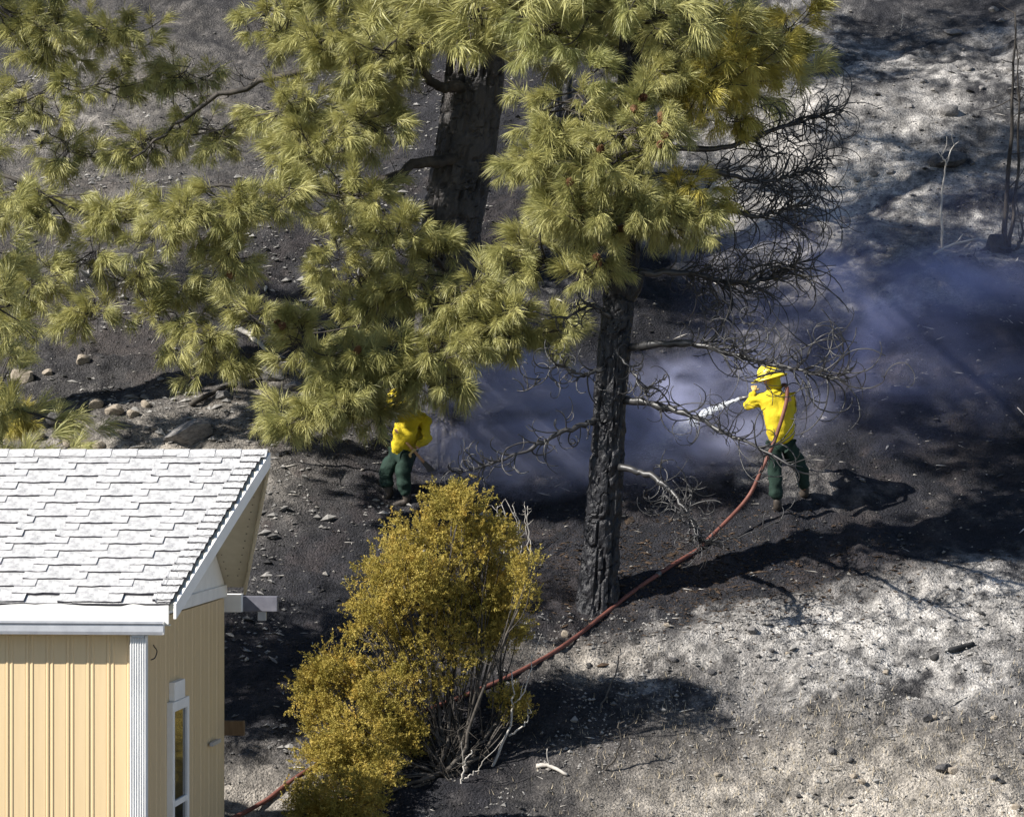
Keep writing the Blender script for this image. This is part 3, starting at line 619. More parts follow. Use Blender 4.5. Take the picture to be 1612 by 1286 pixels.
for u, v in ((1343, 1222), (1357, 1231)): rock(u, v, .055, 'tanstone', 'one of two tan stones nestled side by side on the pale soil', 'paired tan stones')
for u, v, r in [(1402, 274, .08), (1375, 276, .09), (1590, 112, .08), (1565, 18, .10), (1575, 35, .08), (1525, 110, .09), (1350, 285, .07), (1388, 395, .08), (1330, 350, .1), (1545, 140, .06), (1455, 130, .06), (1435, 170, .05)]:
    rock(u, v, r, 'stone', 'small pale stone scattered on the ash slope upslope of the smoke', 'small stones upslope')
for u, v, r in [(470, 640, .17), (462, 612, .14), (520, 628, .12), (440, 630, .12), (500, 660, .1), (380, 605, .14), (350, 625, .12), (590, 480, .08), (480, 590, .09), (560, 470, .06)]:
    rock(u, v, r, 'stone', 'grey stone among the lower boughs above the roof corner', 'stones among the boughs')
for u, v, r in [(110, 700, .13), (135, 702, .12), (155, 704, .10), (150, 640, .13), (180, 650, .14), (210, 655, .11), (130, 570, .12), (75, 590, .09), (230, 640, .1), (60, 690, .1)]:
    rock(u, v, r, 'tanstone', 'tan stone in the unburnt soil behind the roof ridge', 'tan stones behind the house')
for u, v, r in [(1600, 1272, .06), (1500, 1215, .07), (1565, 1130, .05), (1050, 985, .05), (1240, 1030, .04), (1470, 1130, .05), (1395, 1060, .05), (1130, 1220, .05)]:
    rock(u, v, r, 'tanstone', 'small tan stone half sunk in the ash below the hose', 'small stones downslope')
for u, v, r in [(1310, 1182, .06), (1340, 1197, .05), (1565, 1225, .06), (1215, 1025, .05), (1460, 1132, .08), (1610, 1185, .06), (1120, 1060, .05), (1060, 1040, .06)]:
    rock(u, v, r, 'darkstone', 'blackened clod lying on the grey soil below the hose', 'blackened clods downslope')

# ------------------------------------------------------------------ litter nobody could count
def scatter_pts(n_, x0, x1, y0, y1):
    x = rng.uniform(x0, x1, n_); y_ = rng.uniform(y0, y1, n_); return np.stack([x, y_, gz(x, y_)], -1)
def bits(name, label, cat, P, size, mtl, squash=.6, elong=1.0):
    n_ = len(P); base = np.array([[1, 0, 0], [-1, 0, 0], [0, 1, 0], [0, -1, 0], [0, 0, 1], [0, 0, -1]], float)
    f = np.array([[0, 2, 4], [2, 1, 4], [1, 3, 4], [3, 0, 4], [2, 0, 5], [1, 2, 5], [3, 1, 5], [0, 3, 5]])
    s = size*np.exp(rng.normal(0, .5, n_)); V = base[None]*rng.uniform(.6, 1.3, (n_, 6, 1))*np.array([elong, 1, squash])
    a = rng.uniform(0, 6.28, n_); ca_, sa_ = np.cos(a)[:, None], np.sin(a)[:, None]
    V = np.stack([V[..., 0]*ca_-V[..., 1]*sa_, V[..., 0]*sa_+V[..., 1]*ca_, V[..., 2]+V[..., 0]*rng.normal(0, .25, (n_, 1))], -1)
    V = V*s[:, None, None]+P[:, None]+np.array([0, 0, .3])*s[:, None, None]*squash
    F = (f[None]+np.arange(n_)[:, None, None]*6).reshape(-1, 3)
    tag(link(name, make_mesh(name, V.reshape(-1, 3), F, mtl)), label, cat, kind='stuff')
bits('gravel', 'gravel and pale grit strewn over the burnt slope', 'gravel', scatter_pts(6500, -8, 9.5, 40, 62), .014, M['pebble'])
bits('charcoal', 'black charcoal crumbs strewn over the burnt slope', 'charcoal', scatter_pts(8000, -7, 9.5, 40, 60), .016, M['charbit'])
bits('burnt_litter', 'brown scorched needle litter round the burnt trunk', 'litter', np.concatenate([np.stack([x := rng.normal(2.2, 1.5, 6000), y_ := rng.normal(45.6, .7, 6000), gz(x, y_)], -1)]), .008, M['brownlit'], .5, 2.5)
x = rng.uniform(-.5, 9, 15000); y_ = rng.uniform(40.6, 47, 15000); P = np.stack([x, y_, gz(x, y_)], -1)
bits('ash_clods', 'crumbly grey clods and ash lumps over the slope below the hose', 'clods', P[(fbm(x*1.2, y_*1.2, 0, 19, 3) > -.15) & (y_ < 44.6+.08*x)], .013, M['clod'], .7)
x = rng.uniform(-8, -.3, 9000); y_ = rng.uniform(42, 60, 9000); P = np.stack([x, y_, gz(x, y_)], -1)
bits('scree', 'grey stony scree under the pine boughs above the house roof', 'scree', P[fbm(x*.9, y_*.9, 0, 23, 3) > .0], .022, M['clod'], .6, 1.4)
bits('fallen_twigs', 'thin pale twigs lying scattered on the ash', 'twigs', scatter_pts(1300, -7, 9, 41, 60), .008, M['greytwig'], .6, 9)
P = scatter_pts(16000, -1, 9, 40.4, 44.5); keep = rng.uniform(size=len(P)) < sstep(44.1, 41.3, P[:, 1]+fbm(P[:, 0]*.8, P[:, 1]*.8, 0, 5, 3))*sstep(-1, 4, P[:, 0]); P = P[keep]
n_ = len(P); d = np.stack([rng.normal(0, .35, n_), rng.normal(0, .35, n_), np.ones(n_)], -1); l = rng.uniform(.03, .09, (n_, 1)); s = np.stack([rng.uniform(-1, 1, n_), rng.uniform(-1, 1, n_), np.zeros(n_)], -1)*.005
V = np.stack([P-s, P+s, P+d*l], 1).reshape(-1, 3)
tag(link('dry_stubble', make_mesh('dry_stubble', V, np.arange(n_*3).reshape(-1, 3), M['straw'])), 'short straw-coloured stubble on the unburnt soil downslope', 'stubble', kind='stuff')

# ------------------------------------------------------------------ the house
def wpt(u, v, Y): return Vector(pt(u, v, Y))
Yw, Wd = 34.9, 4.4
c0 = wpt(232, 1000, Yw); c1 = wpt(355, 1000, Yw+Wd)
yaw = math.atan2(-(c1.x-c0.x), Wd)
H = empty('house', (c0.x, c0.y, 1.3), 'tan house with ribbed siding and a white shingled gable roof', 'house'); H.rotation_euler = (0, 0, yaw)
HM = Matrix.Translation(H.location) @ Matrix.Rotation(yaw, 4, 'Z'); HI = HM.inverted()
def loc_(u, v, Y): return np.array(HI @ wpt(u, v, Y))
zr = loc_(420, 712, Yw+2.2)[2]; ze = loc_(280, 950, Yw-.15)[2]
band = loc_(355, 938, Yw+Wd)[2]; ztop = band-.02
OV = .10; HALF = Wd/2; Lx = -7.5
def hb(name, parent=None, mtl='white', bevel=.004, *boxes):
    mb = MB()
    for lo, hi in boxes: mb.box(lo, hi)
    return mb.build(name, M[mtl], parent or H, local=True, bevel=bevel)
# core walls (boards hang on them)
wf = hb('front_wall', None, 'siding', 0, ((Lx, .02, 0), (-.012, .10, ztop)))
wg = hb('gable_wall', None, 'siding', 0, ((-.10, .102, 0), (-.015, Wd-.02, ztop)))
hb('back_wall', None, 'siding', 0, ((Lx, Wd-.10, 0), (-.102, Wd-.02, ztop)))
hb('far_wall', None, 'siding', 0, ((Lx, .102, 0), (Lx+.08, Wd-.102, ztop)))
bw = .198
pan = MB(); prof = [(0, 0), (.008, -.012), (.026, -.012), (.034, -.003), (.050, -.003), (.056, -.010), (.070, -.010), (.076, -.003), (bw-.006, -.003), (bw, 0)]
def panel(zt, length_axis):
    V = []; F = []
    for (a, d_) in prof: V += [[a, d_, 0], [a, d_, zt]]
    for i in range(len(prof)-1): F.append([2*i, 2*i+2, 2*i+3, 2*i+1])
    return np.array(V), np.array(F)
V, F = panel(ztop-.002, 0); me_p = make_mesh('siding_panel', V, F, M['siding'])
x = -.004-bw
while x > -5.0:
    o = link('siding_panel', me_p, wf, (x, .016, 0)); x -= bw
gw = .488; prof = [(0, 0), (.012, -.008), (.03, -.008), (.04, -.002), (.20, -.002), (.206, .003), (.222, .003), (.228, -.002), (gw-.006, -.002), (gw, 0)]; V, F = panel(ztop-.002, 0)
Vg = np.stack([-V[:, 1], V[:, 0], V[:, 2]], -1); me_g = make_mesh('siding_panel', Vg, F, M['siding'])
yv = .004
while yv < Wd-.02:
    o = link('siding_panel', me_g, wg, (-.011, yv, 0)); yv += gw
hb('corner_trim', None, 'siding', .003, ((-.03, -.004, 0), (.008, .012, ztop)))
# gable triangle and band
g_y = [0.02, Wd/2, Wd-.02]; zpk = ze+(zr-ze)*(HALF/(HALF+OV))-0.14
zs = ze+(zr-ze)*(OV/(HALF+OV))-.10
roof_z = lambda t: zr-(zr-ze)*abs(t-HALF)/(HALF+OV)
mb = MB(); th = .05
tri = np.array([[-.05, .03, band+.12], [-.05, Wd-.03, band+.12], [-.05, Wd-.03, roof_z(Wd-.03)-.10], [-.05, HALF, zr-.10], [-.05, .03, roof_z(.03)-.10]])
tri2 = tri+np.array([.045, 0, 0]); V = np.vstack([tri, tri2])
mb.add(V, [[5, 6, 7, 8], [0, 3, 2, 1]]); mb.add(V, [[5, 8, 9], [0, 4, 3]]); mb.build('gable_panel', M['white'], H, local=True)
hb('gable_band', None, 'white', .004, ((-.03, -.0, band), (.022, Wd, band+.125)))
hb('front_band', None, 'white', .004, ((Lx, -.004, ztop+.004), (-.032, .08, band+.15)))
# roof: two slopes, the rake kicks out towards the ridge
R0 = loc_(420, 712, Yw+2.2)[0]+.02; E0 = loc_(272, 950, Yw-.15)[0]; E2 = loc_(385, 940, Yw+Wd+.15)[0]
def slope_slab(name, t_e, x_e, x_r, th_, m_):
    p = [np.array([Lx-.3, t_e, ze]), np.array([x_e, t_e, ze]), np.array([x_r, HALF, zr]), np.array([Lx-.3, HALF, zr])]
    V = np.array([q+[0, 0, o_] for q in p for o_ in (-th_, 0)])
    mb = MB(); mb.add(V, [[0, 2, 4, 6], [1, 7, 5, 3], [0, 1, 3, 2], [2, 3, 5, 4], [6, 7, 1, 0]]); return mb.build(name, M[m_], H, local=True)
rf = slope_slab('front_roof', -OV, E0, R0, .07, 'cream'); rb = slope_slab('back_roof', Wd+OV, E2, R0, .07, 'cream')
def rake(name, a, b_, w_, t_, m_):
    a, b_ = np.array(a), np.array(b_); o_ = np.array([t_, 0, 0]); dn = np.array([0, 0, -w_])
    V = np.array([a+dn, a, b_+dn, b_, a+dn+o_, a+o_, b_+dn+o_, b_+o_]); MB_ = MB(); MB_.hexa(V); return MB_.build(name, M[m_], H, local=True, bevel=.004)
rake('rake_board', [E0+.002, -OV-.01, ze+.0], [R0+.002, HALF, zr+.0], .15, .03, 'white')
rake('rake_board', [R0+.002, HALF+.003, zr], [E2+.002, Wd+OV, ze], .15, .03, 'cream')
# soffit nails along the back rake overhang
nv = MB()
for i in range(16):
    f = (i+1)/17; t = HALF+f*(HALF+OV-.1); zz = roof_z(t)-.073; xr = R0+(E2-R0)*f
    for xx in (xr-.06, .03+.02):
        if xx < xr-.03: nv.box((xx-.006, t-.006, zz-.006), (xx+.006, t+.006, zz))
nv.build('nail_row', M['asph'], rb, local=True)
# shingles
sl = math.hypot(zr-ze, HALF+OV); ang = math.atan2(zr-ze, HALF+OV); NR = 22; ex = sl/NR; Pd = .95; TW = .62
def slab_mesh(w_, l_, seed):
    """lower edge at y=0, raised; jagged lower edge, dark core on the sides"""
    r = np.random.default_rng(seed); nseg = 8; xs = np.linspace(0, w_, nseg+1)
    lo = r.normal(0, .003, nseg+1); hz = np.abs(r.normal(0, .003, nseg+1)); hz[0] += r.uniform(0, .008); hz[-1] += r.uniform(0, .006)
    V = []; F = []; mi = []
    for i in range(nseg+1):
        V += [[xs[i], lo[i], .006], [xs[i], lo[i]+.004, .028+hz[i]], [xs[i], l_, .006], [xs[i], l_, .001]]
    for i in range(nseg):
        a = 4*i; b_ = a+4
        F += [[a, b_, b_+1, a+1], [a+1, b_+1, b_+2, a+2], [a+2, b_+2, b_+3, a+3]]; mi += [1, 0, 0]
    F += [[0, 1, 2, 3], [4*nseg+3, 4*nseg+2, 4*nseg+1, 4*nseg]]; mi += [1, 1]
    return make_mesh('shingle', np.array(V), np.array(F), [M['shingle'], M['asph']], midx=mi)
SH = [slab_mesh(TW, ex*2.9, s) for s in range(8)]
rl = lambda s_: E0+(R0-E0)*s_/sl
rotx = ang
def place(me_, x, s_, lift=.002, sx=1):
    o = link('shingle', me_, rf, (x, -OV+math.cos(ang)*s_-math.sin(ang)*lift, ze+math.sin(ang)*s_+math.cos(ang)*lift)); o.rotation_euler = (ang, 0, rng.normal(0, .004)); o.scale = (sx, 1, 1); return o
for k_ in range(NR):
    s_ = k_*ex-.02 if k_ == 0 else k_*ex
    x1 = rl(s_)-.02; off = (k_ % 2)*Pd/2+.06*(k_//2)+.1
    x = x1-off-Pd*2.9+Pd*.9
    j = 0; x = -3.4-((-3.4-off) % Pd)
    while x < x1:
        wd_ = min(TW, x1-x)
        if wd_ > .08: place(SH[rng.integers(8)], x, s_, .002, wd_/TW).scale[1] = min(1, (sl-s_-.005)/(ex*2.9))
        x += Pd
EDGE = [slab_mesh(.20, ex*1.6, 50+s) for s in range(4)]
for k_ in range(NR):
    s_ = k_*ex; o = place(EDGE[rng.integers(4)], rl(s_)-.205+rng.normal(0, .004), s_+.01, .012); o.scale[1] = min(1, (sl-s_-.015)/(ex*1.6))
SL = [slab_mesh(Pd*.999, ex*2.2, 80+s) for s in range(3)]
for i in range(5): place(SL[i % 3], rl(0)-.03-Pd*(i+1), -.035, -.012)
# ridge caps
def cap_mesh(seed):
    r = np.random.default_rng(seed); l_ = .30; w_ = .15; V = []
    for x_, h_ in ((0, .002), (l_, .008+r.uniform(0, .003))):
        for yy_, zz_ in ((-w_*math.cos(ang), -w_*math.sin(ang)), (0, 0), (w_*math.cos(ang), -w_*math.sin(ang))):
            V += [[x_, yy_, zz_+h_+.02], [x_, yy_, zz_+h_+.012]]
    F = [[0, 6, 8, 2], [2, 8, 10, 4], [6, 7, 9, 8], [8, 9, 11, 10], [0, 1, 7, 6], [4, 10, 11, 5], [0, 2, 3, 1], [2, 4, 5, 3]]
    return make_mesh('ridge_cap', np.array(V), np.array(F), [M['shingle'], M['asph']], midx=[0, 0, 1, 1, 1, 1, 1, 1])
CP = [cap_mesh(i) for i in range(4)]; x = R0-.30
while x > -3.6:
    link('ridge_cap', CP[rng.integers(4)], rf, (x+.005, HALF, zr+.006)); x -= .268
# fascia, gutter, spout
fx = loc_(265, 965, Yw-.17)[0]
fa = hb('fascia_board', None, 'white', .004, ((Lx, -OV-.028, ze-.20), (fx, -OV-.002, ze-.004)))
hb('soffit', None, 'white', .003, ((Lx, -OV, ze-.215), (fx, .0, ze-.203)))
gx1 = loc_(255, 985, Yw-.27)[0]; gz0 = loc_(255, 1000, Yw-.27)[2]; gz1 = loc_(255, 979, Yw-.27)[2]
gu = empty('gutter', (0, 0, 0)); gu.parent = H
prof_g = [(-OV-.03, gz1), (-OV-.03, gz0), (-OV-.085, gz0), (-OV-.095, gz0+.03), (-OV-.095, gz1-.03), (-OV-.11, gz1-.018), (-OV-.11, gz1)]
V = []; F = []
for (a, z_) in prof_g: V += [[Lx, a, z_], [gx1, a, z_]]
for i in range(len(prof_g)-1): F.append([2*i, 2*i+1, 2*i+3, 2*i+2])
go = link('trough', make_mesh('trough', np.array(V), np.array(F), M['alu']), gu); sm = go.modifiers.new('solid', 'SOLIDIFY'); sm.thickness = .003
hb('end_cap', gu, 'white', .002, ((gx1-.003, -OV-.092, gz0+.002), (gx1+.003, -OV-.032, gz1-.004)))
# corrugated downspout
u0 = loc_(204, 1010, Yw-.12)[0]; u1 = loc_(231, 1010, Yw-.12)[0]; V = []; ring = []
nr = 7; xs = np.linspace(u0, u1, nr*4+1); ys = -.125+.008*np.cos(np.arange(nr*4+1)*math.pi/2)
ring = [(a, b_) for a, b_ in zip(xs, ys)]+[(u1, -.05), (u0, -.05)]
zt = gz0-.012; levels = [(zt, 0, -.0), (zt-.05, 0, 0), (.0, 0, 0)]
for z_, dx, dy in levels: V += [[a+dx, b_+dy, z_] for a, b_ in ring]
nrg = len(ring); F = [[l*nrg+i, l*nrg+(i+1) % nrg, (l+1)*nrg+(i+1) % nrg, (l+1)*nrg+i] for l in range(2) for i in range(nrg)]
ds = link('downspout', make_mesh('downspout', np.array(V), np.array(F), M['spout']), H)
hb('spout_elbow', ds, 'alu', .004, ((u0+.02, -OV-.05, gz0-.03), (u1-.02, -.06, gz0-.003)))
hb('strap', ds, 'spout', .002, ((u0-.008, -.138, 2.2), (u1+.008, -.045, 2.24)))
# back gutter end poking out past the gable
q0 = loc_(352, 938, Yw+Wd+.35); q1 = loc_(438, 962, Yw+Wd+.35)
bgut = hb('back_gutter', None, 'shadealu', .006, ((Lx, q0[1]-.02, q1[2]), (q1[0], q0[1]+.09, q0[2])))
hb('outlet', bgut, 'alu', .004, ((q1[0]-.22, q0[1]+.0, q1[2]-.10), (q1[0]-.13, q0[1]+.07, q1[2]+.004)))
hb('rafter_tail', bgut, 'white', .004, ((q0[0]+.0, q0[1]-.16, q1[2]+.0), (q0[0]+.22, q0[1]-.03, q0[2]+.03)), )
q0 = loc_(352, 1134, Yw+Wd+.1); q1 = loc_(385, 1157, Yw+Wd+.1); hb('porch_board', None, 'wood', .004, ((q0[0]-.3, q0[1]-.02, q1[2]), (q1[0], q0[1]+.06, q0[2])))
# gable window (white, box casing proud of the siding)
wy0, wy1 = 1.05, 1.95
def zat(v, t): return loc_(280, v, Yw+t)[2]
wz1, wz0 = zat(1100, 1.5), zat(1420, 1.5)
wn = empty('window', (0, 0, 0)); wn.parent = H
hb('frame', wn, 'white', .004, ((-.01, wy0, wz0), (.055, wy0+.10, wz1)), ((-.01, wy1-.10, wz0), (.055, wy1, wz1)), ((-.01, wy0+.1, wz1-.10), (.055, wy1-.1, wz1)), ((-.01, wy0+.1, wz0), (.055, wy1-.1, wz0+.1)), ((-.01, wy0+.1, (wz0+wz1)/2-.03), (.048, wy1-.1, (wz0+wz1)/2+.03)))
for a, b_ in ((wz0+.1, (wz0+wz1)/2-.03), ((wz0+wz1)/2+.03, wz1-.1)): hb('pane', wn, 'glass', 0, ((.0, wy0+.1, a), (.03, wy1-.1, b_)))
hb('head_box', wn, 'white', .004, ((-.01, wy0+.12, wz1+.004), (.05, wy1-.22, wz1+.19)))
zz = zat(1168, 3.6); hb('wall_bracket', None, 'alu', .002, ((.012, 3.35, zz-.02), (.05, 3.85, zz+.02)))
zz = zat(1035, .12); mb = MB(); mb.tube(spline([[.012, .10, zz-.02], [.05, .12, zz+.0], [.055, .2, zz+.06], [.02, .24, zz+.10], [.03, .16, zz+.12]], 16), .006, 6); mb.build('wire_hook', M['asph'], H, local=True)
hb('foundation', None, 'conc', 0, ((Lx-.03, -.03, -1.5), (.012, Wd+.0, .05)))

# ------------------------------------------------------------------ the firefighters
def skin(joints, edges, root=0, sub=2, wrinkle=0, wsc=9):
    me_ = bpy.data.meshes.new('skel'); me_.from_pydata([tuple(j[0]) for j in joints], edges, [])
    o = bpy.data.objects.new('skel', me_); C.objects.link(o)
    o.modifiers.new('skin', 'SKIN').use_smooth_shade = True
    for i, j in enumerate(joints):
        sv = me_.skin_vertices[0].data[i]; sv.radius = (j[1], j[2] if len(j) > 2 else j[1]); sv.use_root = (i == root)
    s_ = o.modifiers.new('sub', 'SUBSURF'); s_.levels = sub; s_.render_levels = sub
    dg = bpy.context.evaluated_depsgraph_get(); me2 = bpy.data.meshes.new_from_object(o.evaluated_get(dg))
    bpy.data.objects.remove(o); bpy.data.meshes.remove(me_)
    if wrinkle:
        Vv = np.empty(len(me2.vertices)*3, np.float32); me2.vertices.foreach_get('co', Vv); Vv = Vv.reshape(-1, 3)
        Nn = np.empty(len(me2.vertices)*3, np.float32); me2.vertices.foreach_get('normal', Nn); Nn = Nn.reshape(-1, 3)
        d_ = fbm(Vv[:, 0]*wsc, Vv[:, 1]*wsc, Vv[:, 2]*wsc*1.6, 13, 3)*wrinkle
        me2.vertices.foreach_set('co', (Vv+Nn*d_[:, None]).astype(np.float32).ravel())
    me2.polygons.foreach_set('use_smooth', np.ones(len(me2.polygons), bool)); return me2
def put(name, me_, m_, parent): me_.name = name; me_.materials.clear(); me_.materials.append(M[m_]); return link(name, me_, parent)
def hand_mesh(wr, d, up, grip):
    """palm and five bent fingers; wr wrist, d along the forearm, up back of the hand"""
    d = unit(d); s = unit(np.cross(d, up)); up = unit(np.cross(s, d)); parts = []
    pal = [(wr, .030, .026), (wr+d*.045, .042, .022), (wr+d*.085, .042, .020)]
    parts.append(skin(pal, [(0, 1), (1, 2)], 0, 2))
    for i, l_ in enumerate((.068, .078, .074, .058)):
        b_ = wr+d*.08+s*(.03-.02*i); k1 = b_+d*l_*.45; k2 = k1+unit(d*math.cos(grip)-up*math.sin(grip))*l_*.35; k3 = k2+unit(d*math.cos(grip*2)-up*math.sin(grip*2))*l_*.3
        parts.append(skin([(b_-d*.02, .010), (k1, .010), (k2, .009), (k3, .008)], [(0, 1), (1, 2), (2, 3)], 0, 1))
    b_ = wr+d*.03+s*.03; k1 = b_+unit(s+d*.6)*.035; k2 = k1+unit(s*.3+d-up*math.sin(grip))*.035
    parts.append(skin([(b_, .013), (k1, .012), (k2, .009)], [(0, 1), (1, 2)], 0, 1))
    Vs, Fs, k_ = [], {3: [], 4: []}, 0
    for m_ in parts:
        Vv = np.empty(len(m_.vertices)*3, np.float32); m_.vertices.foreach_get('co', Vv); Vv = Vv.reshape(-1, 3)
        for p_ in m_.polygons:
            if len(p_.vertices) in Fs: Fs[len(p_.vertices)].append([q+k_ for q in p_.vertices])
        Vs.append(Vv); k_ += len(Vv)
    return make_mesh('glove', np.concatenate(Vs), [np.array(f) for f in Fs.values() if f], [], smooth=True)
def helmet(parent, c, fwd, up):
    """hard hat: ridged dome, full brim, dark band"""
    up = unit(up); f = unit(np.asarray(fwd)-up*np.dot(fwd, up)); s = np.cross(f, up); Bm = np.stack([s, f, up], 1); na = 40
    prof_ = [(.205, -.028), (.212, -.018), (.165, .004), (.140, .012), (.136, .03), (.130, .07), (.108, .115), (.066, .146), (.02, .156), (.0, .157)]
    V = []; a = np.arange(na)*2*math.pi/na
    for r, z in prof_:
        el = 1.12 if r > .15 else 1.16
        rid = 1+(.035*np.exp(-(np.cos(a)/.22)**2)*(z > .02))
        V += [[r*math.cos(t), r*el*math.sin(t)+(.02 if r > .15 else 0)*(math.sin(t) > 0), z*(rid[i] if z > .05 else 1)-(.012*abs(math.cos(t)) if r > .15 else 0)] for i, t in enumerate(a)]
    V = np.array(V)@Bm.T+np.asarray(c); k_ = len(prof_)
    F = np.array([[i*na+j, i*na+(j+1) % na, (i+1)*na+(j+1) % na, (i+1)*na+j] for i in range(k_-1) for j in range(na)])
    o = link('helmet', make_mesh('helmet', V, F, M['helm'], smooth=True), parent); m_ = o.modifiers.new('t', 'SOLIDIFY'); m_.thickness = .004
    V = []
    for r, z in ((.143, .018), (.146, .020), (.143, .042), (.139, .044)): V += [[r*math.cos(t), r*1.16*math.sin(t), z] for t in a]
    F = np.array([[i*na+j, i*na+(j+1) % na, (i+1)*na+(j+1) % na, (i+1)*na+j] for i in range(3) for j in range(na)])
    link('twig_shade_band', make_mesh('twig_shade_band', np.array(V)@Bm.T+np.asarray(c), F, M['strap'], smooth=True), o)  # added dark band standing in for twig shadow across the helmet
    for sg in (-1, 0, 1):
        mb = MB(); t = np.linspace(.25, math.pi-.25, 10); P_ = np.stack([np.full(10, sg*.045), -np.cos(t)*.15*(1-.08*abs(sg)), np.sin(t)*.118+.045-abs(sg)*.010], -1)
        mb.tube(P_@Bm.T+np.asarray(c), .010, 6); V2, F2 = mb.arrays(); link('ridge', make_mesh('ridge', V2, F2, M['helm'], smooth=True), o)
    return o
def head(parts_parent, c, fwd, up):
    up = unit(up); f = unit(np.asarray(fwd)-up*np.dot(fwd, up)); s = np.cross(f, up); L_ = lambda a, b_, d_: np.asarray(c)+s*a+f*b_+up*d_
    return L_
def person(base, label, J, fwd_head, up_head, tool_dirs):
    """J: joint name -> world point"""
    root = empty('person', base, label, 'person'); l = np.array(base); J = {k_: np.asarray(v_)-l for k_, v_ in J.items()}
    f = unit(np.asarray(fwd_head)); up = unit(up_head); hd = J['head']
    # body
    j = [(J['pelvis'], .13, .10), (J['chest'], .14, .10), (J['neck'], .06), (hd-up*.04, .085, .09), (hd+up*.06, .088, .095), (J['lsh'], .06), (J['lel'], .042), (J['lwr'], .03), (J['rsh'], .06), (J['rel'], .042), (J['rwr'], .03),
         (J['lhip'], .085), (J['lkn'], .055), (J['lan'], .04), (J['rhip'], .085), (J['rkn'], .055), (J['ran'], .04), (hd-up*.05+f*.085, .016), (hd-up*.11+f*.05, .03)]
    e = [(0, 1), (1, 2), (2, 3), (3, 4), (1, 5), (5, 6), (6, 7), (1, 8), (8, 9), (9, 10), (0, 11), (11, 12), (12, 13), (0, 14), (14, 15), (15, 16), (3, 17), (3, 18)]
    put('body', skin(j, e), 'skin', root)
    s = np.cross(f, up)
    for sg in (-1, 1):
        mb = MB(); c_ = hd+s*sg*.088-up*.03; t = np.linspace(0, 2*math.pi, 9); P_ = c_+np.outer(np.cos(t)*.018, f)+np.outer(np.sin(t)*.03, up); mb.tube(P_, .007, 5); V_, F_ = mb.arrays(); link('ear', make_mesh('ear', V_, F_, M['skin'], smooth=True), root)
        mb = MB(); c_ = hd+s*sg*.032+f*.088-up*.005; mb.tube(np.array([c_-s*.014, c_, c_+s*.014]), [.004, .008, .004], 6); V_, F_ = mb.arrays(); link('eye', make_mesh('eye', V_, F_, M['strap'], smooth=True), root)
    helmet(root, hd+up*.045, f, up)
    # jacket
    mid = J['pelvis']*.5+J['chest']*.5; hem = J['pelvis']-unit(J['chest']-J['pelvis'])*.14
    j = [(J['chest'], .225, .19), (mid, .225, .195), (hem, .215, .19), (J['neck']*.6+J['chest']*.4, .14, .13), (J['neck']*.7+hd*.3, .10), (J['lsh'], .085), (J['lel']*.5+J['lsh']*.5, .082), (J['lel'], .075), (J['lwr']*.5+J['lel']*.5, .062), (J['lwr'], .05),
         (J['rsh'], .085), (J['rel']*.5+J['rsh']*.5, .082), (J['rel'], .075), (J['rwr']*.5+J['rel']*.5, .062), (J['rwr'], .05)]
    e = [(0, 1), (1, 2), (0, 3), (3, 4), (0, 5), (5, 6), (6, 7), (7, 8), (8, 9), (0, 10), (10, 11), (11, 12), (12, 13), (13, 14)]
    put('jacket', skin(j, e, 0, 3, .045, 9), 'yel', root)
    fb = hd-f*.035
    put('neck_shroud', skin([(J['neck']-up*.03, .12), (J['neck']*.5+fb*.5, .105), (fb-up*.01, .10), (fb+up*.05, .095)], [(0, 1), (1, 2), (2, 3)], 0, 2, .012, 14), 'yel', root)
    # trousers
    j = [(J['pelvis']-[0, 0, .03], .135, .12)]; e = []
    for sd_ in 'lr':
        k_ = len(j); h_, kn, an = J[sd_+'hip'], J[sd_+'kn'], J[sd_+'an']
        j += [(h_-[0, 0, .03], .115), (h_*.5+kn*.5, .115), (kn, .10), (kn*.5+an*.5, .095), (an+(kn-an)*.10, .085)]; e += [(0, k_), (k_, k_+1), (k_+1, k_+2), (k_+2, k_+3), (k_+3, k_+4)]
    put('trousers', skin(j, e, 0, 3, .030, 8), 'green', root)
    for sd_ in 'lr':
        an = J[sd_+'an']; toe = unit(J[sd_+'toe']-an)
        j = [(an+[0, 0, .10], .06), (an, .06), (an+[0, 0, -.055], .055, .05), (an+toe*.10+[0, 0, -.06], .05, .04), (an+toe*.19+[0, 0, -.065], .045, .032)]
        put('boot', skin(j, [(0, 1), (1, 2), (2, 3), (3, 4)], 0, 2), 'boot', root)
    for sd_ in 'lr':
        d_ = unit(J[sd_+'wr']-J[sd_+'el']); put('glove', hand_mesh(J[sd_+'wr'], d_*.6+np.asarray(tool_dirs[sd_])*.4, np.array([0, 0, 1.]), .9), 'glove', root)
    return root
g1 = ground_at(1226, 806); Y1 = g1[1]
q = lambda u, v, dy: pt(u, v, Y1+dy)
J1 = dict(pelvis=q(1229, 688, .02), chest=q(1224, 640, .03), neck=q(1219, 613, .04), head=q(1213, 598, .07), lsh=q(1199, 627, .05), lel=q(1176, 642, .12), lwr=q(1188, 616, .30), rsh=q(1243, 626, .05), rel=q(1243, 656, .20), rwr=q(1206, 630, .34),
          lhip=q(1219, 698, .02), lkn=q(1219, 748, .0), lan=q(1224, 795, 0), ltoe=q(1216, 797, .2), rhip=q(1240, 698, .04), rkn=q(1260, 735, .20), ran=q(1267, 768, .38), rtoe=q(1258, 768, .6))
gg = J1['ran']; J1['ran'] = np.array([gg[0], gg[1], float(gz(gg[0], gg[1]))+.10]); J1['lan'][2] = float(gz(*J1['lan'][:2]))+.10
